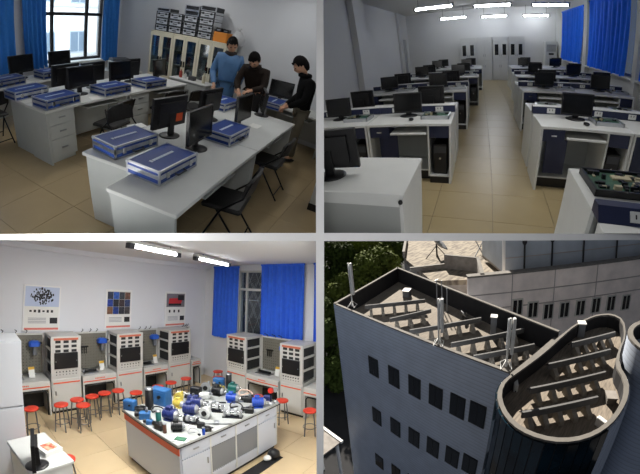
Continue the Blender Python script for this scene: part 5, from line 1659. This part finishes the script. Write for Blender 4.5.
def ribbed(name, rgb, per_m, rough=0.5, amp=0.22, axis=2, metal=0.0):
    """siding: thin darker joints at a fixed spacing"""
    if name in MATS:
        return MATS[name]
    m = mat(name, rgb, rough, metal)
    nt = m.node_tree
    b = nt.nodes['Principled BSDF']
    c = tuple(b.inputs['Base Color'].default_value)[:3]
    g = nt.nodes.new('ShaderNodeTexCoord')
    sp = nt.nodes.new('ShaderNodeSeparateXYZ')
    nt.links.new(g.outputs['Object'], sp.inputs[0])
    mu = nt.nodes.new('ShaderNodeMath'); mu.operation = 'MULTIPLY'; mu.inputs[1].default_value = per_m
    nt.links.new(sp.outputs[axis], mu.inputs[0])
    fr = nt.nodes.new('ShaderNodeMath'); fr.operation = 'FRACT'
    nt.links.new(mu.outputs[0], fr.inputs[0])
    r = nt.nodes.new('ShaderNodeValToRGB')
    e = r.color_ramp.elements
    e[0].position, e[0].color = 0.0, (*[x * (1 - amp * 2) for x in c], 1)
    e[1].position, e[1].color = 0.22, (*c, 1)
    x = e.new(0.9); x.color = (*[min(1, q * (1 + amp * 0.4)) for q in c], 1)
    nt.links.new(fr.outputs[0], r.inputs[0])
    nz = nt.nodes.new('ShaderNodeTexNoise'); nz.inputs['Scale'].default_value = 0.8
    nt.links.new(g.outputs['Object'], nz.inputs['Vector'])
    mx = nt.nodes.new('ShaderNodeMixRGB'); mx.blend_type = 'MULTIPLY'; mx.inputs[0].default_value = 0.25
    nt.links.new(r.outputs[0], mx.inputs[1]); nt.links.new(nz.outputs['Fac'], mx.inputs[2])
    nt.links.new(mx.outputs[0], b.inputs['Base Color'])
    return m


siding = ribbed('blue_grey_siding', (202, 212, 230), 3.2, 0.5, 0.16)
concrete = mat('weathered_concrete', (150, 144, 138), 0.9, noise=0.22, scale=1.4, bump=0.2, bscale=6)
coping = mat('pale_coping', (112, 108, 103), 0.85, noise=0.12, scale=2)
deckm = mat('grey_plank_deck', (122, 113, 102), 0.85, noise=0.3, scale=1.2, stretch=(1.0, 9.0, 1.0))
parapet_shade = mat('shaded_parapet', (34, 33, 36), 0.9, noise=0.2, scale=2)  # shade of the parapets' inner faces put into the colour
frame_d = mat('window_dark_frame', (30, 30, 34), 0.5)
pane_d = mat('dark_office_glass', (16, 20, 26), 0.08, noise=0.4, scale=1.2)
white_m = mat('white_painted_metal', (228, 228, 226), 0.5)
ZD = -1.8
ZT = -1.0
BASE = -27.0


def ring_wall(poly, z0, z1, t, closed=True):
    """thin wall of thickness t (inwards) along a polyline given counter-clockwise or clockwise"""
    mb = MB()
    n = len(poly)
    cx = sum(p[0] for p in poly) / n; cy = sum(p[1] for p in poly) / n
    ins = []
    for i, p in enumerate(poly):
        d = Vector((cx - p[0], cy - p[1])).normalized()
        ins.append((p[0] + d.x * t * 1.2, p[1] + d.y * t * 1.2))
    for i in range(n if closed else n - 1):
        j = (i + 1) % n
        a, b, c, d = poly[i], poly[j], ins[j], ins[i]
        v = [(*a, z0), (*b, z0), (*c, z0), (*d, z0), (*a, z1), (*b, z1), (*c, z1), (*d, z1)]
        mb.add(v, [(0, 3, 2, 1), (4, 5, 6, 7), (0, 1, 5, 4), (1, 2, 6, 5), (2, 3, 7, 6), (3, 0, 4, 7)])
    return mb


# --- office building with the blue-grey facade
L_, B_, F_, J_ = (14.72, 22.3), (26.6, 25.0), (20.95, 4.5), (14.72, 5.5)
bld = thing('office_building', 'office building with blue-grey siding, rows of dark windows and solar arrays on its roof', 'building', 4)
poly = [L_, B_, F_, J_]
part(bld, 'wall', MB().prism(poly, BASE, ZD - 0.05), siding)
part(bld, 'roof_deck', MB().prism([(L_[0] + 0.1, L_[1] - 0.1), (B_[0] - 0.2, B_[1] - 0.2), (F_[0] - 0.1, F_[1] + 0.1), (J_[0] + 0.1, J_[1] + 0.1)], ZD - 0.05, ZD), deckm)
for a, b, nm in ((L_, B_, 'end'), (B_, F_, 'far'), (F_, J_, 'joint'), (J_, L_, 'front')):
    va, vb = Vector((*a, 0)), Vector((*b, 0))
    L = (vb - va).length
    mx = Matrix.Translation(va) @ Matrix.Rotation(math.atan2((vb - va).y, (vb - va).x), 4, 'Z')
    sgn = -1
    zt = {'end': 0.0, 'far': 0.0, 'joint': -0.5, 'front': -0.05}[nm]
    y0, y1 = sorted((0.0, sgn * 0.2))
    pr = part(bld, 'parapet', MB().box(0, L, y0, y1, ZD - 0.05, zt - 0.1, mx), siding if nm == 'front' else parapet_shade)
    part(pr, 'coping', MB().box(-0.05, L + 0.05, y0 - 0.02, y1 + 0.02, zt - 0.1, zt, mx), coping)
# windows of the facade
for r_, (zc, n0, n1) in enumerate(((-4.45, 0, 6), (-9.9, 0, 6), (-16.2, 0, 6))):
    for i in range(n0, n1):
        y = (17.25, 14.8, 12.6, 10.6, 8.75, 7.2)[i]
        z = zc + (-0.35 + 0.13 * i) * (1 + r_ * 1.2)
        wn_ = part(bld, 'window', lambda: MB().box(-0.06, 0.1, -0.6, 0.6, -0.95, 0.95), frame_d, ('obw',), (L_[0], y, z))
        for s in (-1, 1):
            part(wn_, 'pane', lambda: MB().box(-0.075, -0.05, -0.26, 0.26, -0.88, 0.88), pane_d, ('obp',), (0, s * 0.285, 0))
part(bld, 'corner_board', MB().box(L_[0] - 0.04, L_[0] + 0.1, L_[1] - 0.16, L_[1] + 0.02, BASE, -0.1), siding)

# --- round tower
rim = [(14.6, 5.3), (13.6, 5.45), (12.54, 5.2), (11.6, 4.5), (11.0, 3.6), (10.86, 2.7), (11.05, 1.75), (11.55, 0.92), (12.4, 0.2), (13.5, -0.3), (14.6, -0.55), (15.8, -0.7), (17.2, -0.55), (18.6, 0.2), (20.3, 0.35), (22.4, 0.2), (24.8, 0.6), (25.5, 1.5), (24.9, 2.5), (23.9, 3.1), (22.4, 3.75), (20.64, 4.15), (17.6, 4.75)]


def smooth_poly(p, it=2):
    for _ in range(it):
        q = []
        for i in range(len(p)):
            a, b = p[i], p[(i + 1) % len(p)]
            q += [(0.75 * a[0] + 0.25 * b[0], 0.75 * a[1] + 0.25 * b[1]), (0.25 * a[0] + 0.75 * b[0], 0.25 * a[1] + 0.75 * b[1])]
        p = q
    return p


rimS = smooth_poly(rim, 1)
tw = thing('round_tower', 'rounded glass tower with a plank roof terrace and pale rim', 'building', 4)
part(tw, 'terrace_deck', MB().prism(rimS, ZD - 0.3, ZT), mat('warm_plank_deck', (132, 121, 108), 0.8, noise=0.35, scale=1.1, stretch=(1.2, 10.0, 1.0)))
cut0 = [i for i, p in enumerate(rimS)]
part(tw, 'parapet', ring_wall([(p[0] * 0.99 + 0.16, p[1] * 0.985 + 0.03) for p in rimS], ZT, -0.12, 0.18), parapet_shade)
part(tw, 'rim', ring_wall(rimS, -0.12, 0.02, 0.22), coping)
glass_t = mat('tower_glass', (12, 18, 24), 0.07, noise=0.5, scale=0.5, rgb2=(22, 42, 54))
nseg = len(rimS)
for i in range(nseg):
    a, b = Vector((*rimS[i], 0)), Vector((*rimS[(i + 1) % nseg], 0))
    mid = (a + b) / 2
    if mid.x > 17.5:
        continue
    L = (b - a).length
    if L < 0.05:
        continue
    mx = Matrix.Translation(a) @ Matrix.Rotation(math.atan2((b - a).y, (b - a).x), 4, 'Z')
    is_glass = not (mid.y < -0.2 and mid.x > 13.3)
    for k, (z0, z1) in enumerate(((-5.2, -0.13), (-9.0, -5.25), (-13.0, -9.05), (-27.0, -13.05))):
        part(tw, 'glass_panel' if is_glass else 'siding_panel', MB().box(0.02, L - 0.02, -0.1, 0.0, z0, z1, mx), glass_t if is_glass else siding)
    if is_glass:
        part(tw, 'mullion', MB().box(-0.035, 0.035, -0.06, 0.06, BASE, -0.13, mx), frame_d)
part(tw, 'core', MB().prism([(p[0] * 0.96 + 0.65, p[1] * 0.93 + 0.15) for p in rimS], BASE, ZD - 0.3), frame_d)
# turret beyond it
tr = thing('round_turret', 'taller round turret with blue-grey siding beside the terrace', 'building', 4, (20.3, -2.35, 0))
n = 28
part(tr, 'drum', MB().cyl((0, 0, BASE), (0, 0, 0.25), 2.45, n=n), siding)
circ = [(2.5 * math.cos(2 * PI * k / n), 2.5 * math.sin(2 * PI * k / n)) for k in range(n)]
part(tr, 'parapet', ring_wall(circ, 0.25, 1.25, 0.2), parapet_shade)
part(tr, 'rim', ring_wall(circ, 1.25, 1.4, 0.25), coping)
part(tr, 'band', MB().cyl((0, 0, -0.4), (0, 0, 1.25), 2.52, n=n, caps=False), siding)

# --- solar arrays
rail_m = mat('grey_array_rail', (98, 98, 98), 0.8, noise=0.12, scale=3)
panel_m = mat('dark_solar_panel', (16, 18, 26), 0.25)
supp_m = mat('pale_concrete_support', (150, 144, 134), 0.85, noise=0.2, scale=4)


def array(label, a, b, n, terr):
    zd, h, pw = (ZT, 0.85, 0.6) if terr else (ZD, 1.05, 0.9)
    za = zd + h
    pa, pb = at(4, a[0], a[1], 2, za), at(4, b[0], b[1], 2, za)
    d = pb - pa
    L = d.length
    rz = math.atan2(d.y, d.x)
    t = thing('solar_array', label, 'solar array', 4, (pa.x, pa.y, zd + 0.01), rz, 'solar arrays on the roof terraces')
    part(t, 'rail', MB().box(-0.1, L + 0.1, -0.06, 0.06, h - 0.3, h + 0.08), rail_m)
    mx = Matrix.Translation((0, 0.05, h)) @ Matrix.Rotation(math.radians(-38), 4, 'X')
    part(t, 'solar_panel', MB().box(0.0, L, 0.0, pw, -0.04, 0.0, mx), panel_m)
    for k in range(n):
        x = L * (k + 0.4) / n
        part(t, 'support', MB().prism([(-0.5, 0.0), (0.2, 0.0), (0.05, h - 0.3), (-0.1, h - 0.3), (-0.26, h * 0.45), (-0.46, h * 0.3)], -0.13, 0.13,
                                      Matrix.Translation((x, 0, 0)) @ Matrix.Rotation(PI / 2, 4, 'Z') @ Matrix.Rotation(PI / 2, 4, 'X')), supp_m)
    return t


al = ['on the roof end by the trees', 'second from the roof end by the trees', 'behind the middle mast', 'behind the mast at the tower joint', 'of the flat roof next to the tower joint',
      'on the terrace by the white-topped box', 'on the terrace, second from the white-topped box', 'on the terrace, third from the white-topped box', 'on the terrace along the pale rounded rim']
for k, (a, b, n) in enumerate((((366, 306), (424, 300), 5), ((391, 319), (430, 310), 3), ((411, 330.5), (480, 318.5), 5), ((452.5, 343.6), (522.5, 329.4), 5), ((475, 356.3), (533, 345), 5),
                               ((573, 343.3), (614, 333), 5), ((550, 364.5), (609, 350.5), 5), ((532, 389), (604, 373), 5), ((524, 413), (596, 398), 5))):
    array('grey solar array on pale supports ' + al[k], a, b, n, k > 4)

# --- antenna masts on the front edge
for (px, py), hgt, lab in (((349, 307), 4.1, 'at the facade corner by the trees'), ((435, 346), 3.3, 'halfway along the front edge'), ((503, 369), 3.1, 'at the joint with the round tower')):
    p = at(4, px, py, 2, 0.0)
    t = thing('antenna_mast', 'white antenna mast ' + lab, 'antenna mast', 4, (p.x + 0.4, p.y, -0.035), 0.5, 'white antenna masts on the roof edge')
    part(t, 'pole', MB().cyl((0, 0, 0), (0, 0, hgt), 0.06, n=10), white_m)
    part(t, 'panel_antenna', MB().rbox(-0.14, 0.14, -0.32, -0.14, hgt * 0.28, hgt, 0.03), white_m)
    part(t, 'panel_antenna', MB().rbox(0.14, 0.34, -0.1, 0.1, hgt * 0.35, hgt * 0.95, 0.03), mat('antenna_grey', (188, 194, 202), 0.5))
    part(t, 'whip', MB().cyl((-0.5, -0.2, hgt * 0.1), (-0.5, -0.2, hgt * 0.85), 0.02, n=6), white_m)
    for z in (0.35, 0.6):
        part(t, 'bracket', MB().box(-0.52, 0.14, -0.22, -0.16, hgt * z, hgt * z + 0.06), white_m)
    fb = MB()
    for s in (-1, 1):
        fb.tube([(-0.4, s * 0.3, 0.02), (0.4, s * 0.3, 0.02), (0, 0, 0.5), (-0.4, s * 0.3, 0.02)], 0.035, 6)
    part(t, 'base_frame', fb, white_m)

# --- roof boxes, dish, thin poles
for (px, py), (bx_, by_, bz_), lab in (((407, 296), (0.9, 0.7, 0.75), 'squat roof unit with a white top near the roof end'), ((493, 335), (0.5, 0.45, 1.7), 'tall roof unit with a white top beside the far parapet'),
                                       ((580, 336), (0.5, 0.5, 1.1), 'roof unit with a white top on the terrace by the curved parapet')):
    zr = ZT + 0.004 if px > 550 else ZD + 0.004
    p = at(4, px, py, 2, zr)
    t = thing('roof_unit', lab, 'roof unit', 4, (p.x, p.y, zr), 0.4)
    part(t, 'case', MB().rbox(-bx_ / 2, bx_ / 2, -by_ / 2, by_ / 2, 0, bz_ - 0.06, 0.02), mat('roof_unit_grey', (120, 124, 130), 0.6))
    part(t, 'top_plate', MB().rbox(-bx_ / 2 - 0.04, bx_ / 2 + 0.04, -by_ / 2 - 0.04, by_ / 2 + 0.04, bz_ - 0.06, bz_, 0.01), mat('sunlit_white_plate', (240, 238, 234), 0.6))
    for k in range(3):
        part(t, 'louvre', MB().box(-bx_ / 2 + 0.05, bx_ / 2 - 0.05, -by_ / 2 - 0.02, -by_ / 2, bz_ * (0.2 + 0.2 * k), bz_ * (0.2 + 0.2 * k) + 0.04), frame_d)


def dish(label, px, py, z, r, rz):
    p = at(4, px, py, 2, z)
    t = thing('satellite_dish', label, 'satellite dish', 4, (p.x, p.y, z), rz)
    mx = Matrix.Translation((0, 0, r * 1.15)) @ Matrix.Rotation(math.radians(48), 4, 'X')
    part(t, 'reflector', MB().lathe([(0.05 * r, 0), (0.5 * r, 0.09 * r), (r, 0.34 * r), (r, 0.37 * r), (0.5 * r, 0.13 * r), (0.05 * r, 0.03 * r)], 20, (0, 0, 0), mx), mat('dish_grey', (150, 152, 156), 0.5, 0.3))
    part(t, 'mast', MB().cyl((0, 0, 0), (0, 0, r * 1.15), 0.06 * r + 0.02, n=8), dark_steel)
    part(t, 'feed_arm', MB().cyl((0, 0, r * 1.15), tuple(mx @ Vector((0, 0, 0.9 * r))), 0.03 * r + 0.01, n=6), dark_steel)
    for k in range(3):
        a = k * 2.1
        part(t, 'strut', MB().cyl((0, 0, r * 1.0), (r * 1.1 * math.cos(a), r * 1.1 * math.sin(a), 0), 0.03 * r + 0.012, n=6), dark_steel)
    return t


dish('small satellite dish on the flat roof by the far parapet', 463, 320, ZD + 0.045, 0.42, 0.8)
for (px, py), hgt, lab in (((437, 305), 2.6, 'T-topped pole'), ((442, 309), 2.9, 'thin bare pole'), ((447, 312), 2.4, 'shorter bare pole')):
    p = at(4, px, py, 2, ZD)
    t = thing('vent_pole', f'{lab} standing on the flat roof by the far parapet', 'pole', 4, (p.x, p.y, ZD + 0.006), 0)
    part(t, 'shaft', MB().cyl((0, 0, 0), (0, 0, hgt), 0.05, n=8), mat('pole_grey', (150, 152, 156), 0.5))
    part(t, 'foot_plate', MB().box(-0.15, 0.15, -0.15, 0.15, 0, 0.03), dark_steel)
    if lab[0] == 'T':
        part(t, 'cross_bar', MB().box(-0.3, 0.3, -0.05, 0.05, hgt, hgt + 0.07), white_m)
for k, ((px, py), lab) in enumerate((((515, 389), 'against the pale rim by the tower joint'), ((600, 427), 'by the rim above the glass panels'))):
    p = at(4, px, py, 2, ZT)
    t = thing('roof_light_box', 'small white light box ' + lab, 'light fitting', 4, (p.x, p.y, ZT + 0.004), 0.6 * k + 0.5)
    part(t, 'case', MB().rbox(-0.28, 0.28, -0.12, 0.12, 0.0, 0.5, 0.03), white_m)
    part(t, 'bracket', MB().box(-0.3, 0.3, -0.03, 0.03, 0.0, 0.1), dark_steel)
p = at(4, 611, 397, 2, ZT + 0.3)
t = thing('stair_hatch', 'stone-coloured hatch at the terrace end by the turret', 'hatch', 4, (p.x, p.y, ZT + 0.004), 0.4)
part(t, 'curb', MB().box(-0.3, 0.3, -0.25, 0.25, 0, 0.4), coping)
part(t, 'lid', MB().box(-0.34, 0.34, -0.29, 0.29, 0.4, 0.46), concrete)

# --- neighbouring block behind
wd0, wd1 = Vector((26.97, 13.99, 0)), Vector((40.23, 0.27, 0))
dv = (wd1 - wd0).normalized()
nv = Vector((-dv.y, dv.x, 0))
if nv.dot(Vector((-1, -1, 0))) < 0:
    nv = -nv
wlen = (wd1 - wd0).length + 7
nb = thing('concrete_block', 'weathered concrete block with a row of small windows behind the office roof', 'building', 4)
mxw = Matrix.Translation(wd0 - dv * 1.2) @ Matrix.Rotation(math.atan2(dv.y, dv.x), 4, 'Z')
wallc = mat('pinkish_concrete', (238, 226, 218), 0.9, noise=0.14, scale=0.6, bump=0.15, bscale=4)
part(nb, 'wall', MB().box(0, wlen, 0.0, 0.6, -18, 0.5, mxw), wallc)
part(nb, 'coping', MB().box(-0.1, wlen, -0.12, 0.7, 0.5, 0.68, mxw), coping)
for z in (-1.5, -3.1):
    part(nb, 'ledge', MB().box(0, wlen, -0.06, 0.0, z, z + 0.1, mxw), mat('ledge_dark', (168, 158, 152), 0.9))
for x in (4.6, 9.4, 14.6):
    part(nb, 'joint', MB().box(x, x + 0.08, -0.05, 0.0, -6, 0.5, mxw), mat('ledge_dark', (120, 112, 108)))
wfr = mat('pale_window_frame', (196, 192, 184), 0.7)
for k, (px, py) in enumerate(((517, 307), (532.5, 309.5), (548, 311), (564, 309.5), (580, 307.5), (595.5, 305), (610.5, 303), (625.5, 302))):
    q = at_plane(px, py, wd0, nv)
    u = (q - wd0).dot(dv) + 1.2
    wz = part(nb, 'window', MB().box(u - 0.62, u + 0.62, -0.1, 0.02, q.z - 0.95, q.z + 0.95, mxw), wfr)
    for s in (-1, 1):
        part(wz, 'pane', MB().box(u + s * 0.27 - 0.2, u + s * 0.27 + 0.2, -0.13, -0.1, q.z - 0.8, q.z + 0.8, mxw), pane_d)
# roof slab behind that wall and the higher storey
part(nb, 'roof_slab', MB().box(4.6, wlen, 0.6, 10.4, -0.4, -0.12, mxw), concrete)
hs = thing('upper_storey', 'grey blue upper storey with dark drainpipes above the concrete block', 'building', 4)
q = at_plane(504, 268, wd0 - nv * 2.2, nv)
mxu = mxw @ Matrix.Translation(((q - wd0).dot(dv) + 1.2, 2.2, 0))
ub = mat('grey_blue_render', (168, 176, 186), 0.8, noise=0.1, scale=0.5)
part(hs, 'wall', MB().box(0, wlen, 0, 8, -0.1, 7.0, mxu), ub)
part(hs, 'corner_strip', MB().box(-0.15, 0.12, -0.08, 0.2, -0.1, 7.0, mxu), white_m)
for x in (2.3, 5.6, 9.6, 14.2):
    pp = part(hs, 'drainpipe', MB().cyl(tuple(mxu @ Vector((x, -0.12, -0.1))), tuple(mxu @ Vector((x, -0.12, 2.9))), 0.1, n=8), frame_d)
    part(pp, 'hopper', MB().lathe([(0.1, 0), (0.26, 0.25), (0.26, 0.5)], 10, tuple(mxu @ Vector((x, -0.12, 2.8)))), frame_d)
part(hs, 'ledge', MB().box(0, wlen, -0.07, 0, 1.5, 1.58, mxu), mat('ledge_dark', (120, 112, 108)))
# stone roof beside it with the big dish
rf = thing('stone_roof', 'pale stone-flagged roof with dark upstands behind the office roof end', 'roof', 4)
ra = [at(4, *p, 2, -1.0) for p in ((404, 258), (407, 239), (520, 236), (507, 274), (483, 279), (432, 281))]
part(rf, 'flagging', MB().prism([(p.x, p.y) for p in ra], -1.6, -1.0), mat('pale_flagstone', (148, 138, 122), 0.9, rgb2=(104, 94, 84), noise=0.2, scale=0.7, stretch=(1, 3.5, 1), bump=0.3, bscale=3))
part(rf, 'substructure', MB().prism([(p.x, p.y) for p in ra], -20, -1.6), concrete)
for (a, b, hh) in (((404, 258), (407, 239), 0.9), ((410, 272), (445, 268), 0.5), ((445, 268), (478, 272), 1.7), ((478, 272), (482, 290), 1.7)):
    pa, pb = at(4, *a, 2, -1.0), at(4, *b, 2, -1.0)
    d = pb - pa
    mxx = Matrix.Translation(pa) @ Matrix.Rotation(math.atan2(d.y, d.x), 4, 'Z')
    up_ = part(rf, 'upstand', MB().box(0, d.length, -0.15, 0.15, 0, hh, mxx), concrete)
    part(up_, 'coping', MB().box(0, d.length, -0.2, 0.2, hh, hh + 0.1, mxx), coping)
dish('large satellite dish on tripod struts on the stone roof', 437, 257, -1.0, 1.7, 0.6)
t = thing('lattice_brace', 'crossed steel braces beside the grey blue upper storey', 'steel brace', 4)
pa, pb, pc_, pd = (at(4, 470, 266, 2, -0.95), at(4, 486, 260, 2, -0.95), at(4, 474, 250, 2, -0.95), at(4, 487, 246, 2, -0.95))
part(t, 'brace', MB().cyl(pa, pd + Vector((0, 0, 2.0)), 0.08, n=6), dark_steel)
part(t, 'brace', MB().cyl(pb, pc_ + Vector((0, 0, 2.0)), 0.08, n=6), dark_steel)

# --- trees and ground
leafm = [mat('leaf_dark', (62, 76, 34), 0.8, spec=0.1, noise=0.25, scale=0.6), mat('leaf_mid', (92, 104, 46), 0.8, spec=0.1, noise=0.25, scale=0.6)]
bark = mat('bark', (70, 58, 46), 0.9, noise=0.2, scale=4)


def tree(label, x, y, zc, R, seed, m):
    rnd = random.Random(seed)
    t = thing('tree', label, 'tree', 4, (x, y, BASE), 0, 'trees beyond the office building')
    hz = zc - BASE
    part(t, 'trunk', MB().cyl((0, 0, 0), (0.2, 0.1, hz), 0.55, 0.2, 10), bark)
    blobs = []
    for _ in range(26):
        v = Vector((rnd.gauss(0, 1), rnd.gauss(0, 1), rnd.gauss(0, 1))).normalized() * R * rnd.uniform(0.35, 0.85)
        blobs.append((Vector((v.x, v.y, hz + v.z * 0.9)), R * rnd.uniform(0.28, 0.45)))
    vs, fs = [], []
    for c, r in blobs:
        for _ in range(260):
            d = Vector((rnd.gauss(0, 1), rnd.gauss(0, 1), rnd.gauss(0, 1))).normalized()
            p = c + d * r * rnd.uniform(0.75, 1.05)
            a = (d + Vector((rnd.uniform(-.7, .7), rnd.uniform(-.7, .7), rnd.uniform(-.7, .7)))).normalized()
            u = a.orthogonal().normalized() * rnd.uniform(0.22, 0.42)
            w_ = a.cross(u).normalized() * rnd.uniform(0.22, 0.42)
            b = len(vs)
            vs += [tuple(p - u), tuple(p + w_), tuple(p + u), tuple(p - w_)]
            fs.append((b, b + 1, b + 2, b + 3))
    me = bpy.data.meshes.new('crown')
    me.from_pydata(vs, [], fs)
    cr = part(t, 'crown', me, leafm[m], kind='stuff')
    for k in range(4):
        c, r = blobs[k]
        part(t, 'branch', MB().cyl((0.1, 0.05, hz * 0.8), c, 0.16, 0.05, 6), bark)
    return t


for k, (px, py, zc, R, m) in enumerate(((335, 262, -8, 6.0, 0), (362, 250, -7, 7.0, 1), (392, 246, -8, 6.5, 0), (345, 290, -12, 5.5, 1), (378, 272, -9, 6.0, 1), (328, 325, -16, 5.0, 0), (330, 370, -22, 4.5, 0))):
    p = at(4, px, py, 2, zc)
    tree(('dark green tree touching the white wall side of the roof', 'tallest bright green tree behind the roof end', 'dark green tree next to the stone roof', 'light green tree below the corner mast', 'light green tree just over the end parapet',
          'dark green tree below the facade corner', 'dark low tree beside the foot of the facade')[k], p.x, p.y, zc, R, 30 + k, m)
struct('ground', 'dark street ground far below the office building', 4, MB().box(-20, 140, -60, 160, BASE - 0.5, BASE), mat('shaded_asphalt', (38, 38, 40), 0.95, noise=0.2, scale=0.3))  # street lies in shadow, darkness put into the ground colour
pa, pb = at(4, 318, 424, 2, -18.0), at(4, 341, 441, 2, -18.0)
d = pb - pa
mxx = Matrix.Translation(pb) @ Matrix.Rotation(math.atan2(d.y, d.x), 4, 'Z')
t = thing('porch_roof', 'low porch with a bright white roof edge at the foot of the facade', 'porch', 4)
part(t, 'roof', MB().box(-8, 0, -3.0, 0.0, -0.3, -0.1, mxx), concrete)
part(t, 'white_edge', MB().box(-8, 0.1, -0.1, 0.25, -0.35, 0.0, mxx), mat('sunlit_white_plate', (240, 238, 234)))
part(t, 'post', MB().box(-0.6, -0.3, -0.5, -0.2, BASE + 18, -0.3, mxx), white_m)
part(t, 'post', MB().box(-4.6, -4.3, -0.5, -0.2, BASE + 18, -0.3, mxx), white_m)
# ================================================================== the partition between the four places
part_w = mat('partition_white', (250, 250, 250), 0.8)
TH = 0.0155
D0, TW = 1.15, 16.0
pc = struct('wall_partition', 'thin white partition crossing between the four places', 0,
            MB().box(-TH, TH, -TW, TW, D0, 15.0), part_w)
struct('wall_partition', 'thin white floor slab between the upper and lower places', 0,
       MB().box(-TW, -TH, -TH, TH, D0, 15.0).box(TH, TW, -TH, TH, D0, 15.0), part_w)

# everything stops at its own side of the partition
bpy.context.view_layer.update()
QX = {1: -1, 2: 1, 3: -1, 4: 1}
QY = {1: -1, 2: -1, 3: 1, 4: 1}
INV = MC.inverted()
dead = []
for o in list(COL.objects):
    if o.type != 'MESH':
        continue
    r = o
    while r.parent:
        r = r.parent
    room = ROOMOF.get(r)
    if room not in QX:
        continue
    mw = o.matrix_world
    cm = INV @ mw
    lo = [cm @ Vector(c) for c in o.bound_box]
    cuts = []
    gone = False
    for ax, sg in ((0, QX[room]), (1, QY[room])):
        vals = [p[ax] * sg - TH - 0.002 for p in lo]
        if min(vals) >= 0:
            continue
        if max(vals) <= 0:
            gone = True
            break
        cuts.append((ax, sg))
    if gone:
        dead.append(o)
        continue
    if not cuts:
        continue
    me = o.data.copy()
    bm = bmesh.new()
    bm.from_mesh(me)
    ic = cm.inverted()
    for ax, sg in cuts:
        n = Vector((0, 0, 0)); n[ax] = sg
        co = Vector((0, 0, 3.0)); co[ax] = sg * (TH + 0.002)
        pco = ic @ co
        pn = (ic.to_3x3() @ n).normalized()
        geom = bm.verts[:] + bm.edges[:] + bm.faces[:]
        res = bmesh.ops.bisect_plane(bm, geom=geom, plane_co=pco, plane_no=pn, clear_inner=True, clear_outer=False)
        ed = [e for e in res['geom_cut'] if isinstance(e, bmesh.types.BMEdge)]
        if ed and len(bm.faces) < 3000:
            try:
                bmesh.ops.holes_fill(bm, edges=ed, sides=0)
            except Exception:
                pass
    if not bm.faces:
        bm.free()
        dead.append(o)
        continue
    bm.to_mesh(me)
    bm.free()
    o.data = me
for o in dead:
    for c in list(o.children):
        if c not in dead and c.type == 'MESH':
            c.parent = o.parent
    bpy.data.objects.remove(o)
for o in list(COL.objects):
    if o.type == 'EMPTY' and not o.children:
        bpy.data.objects.remove(o)
print('objects', len(COL.objects))
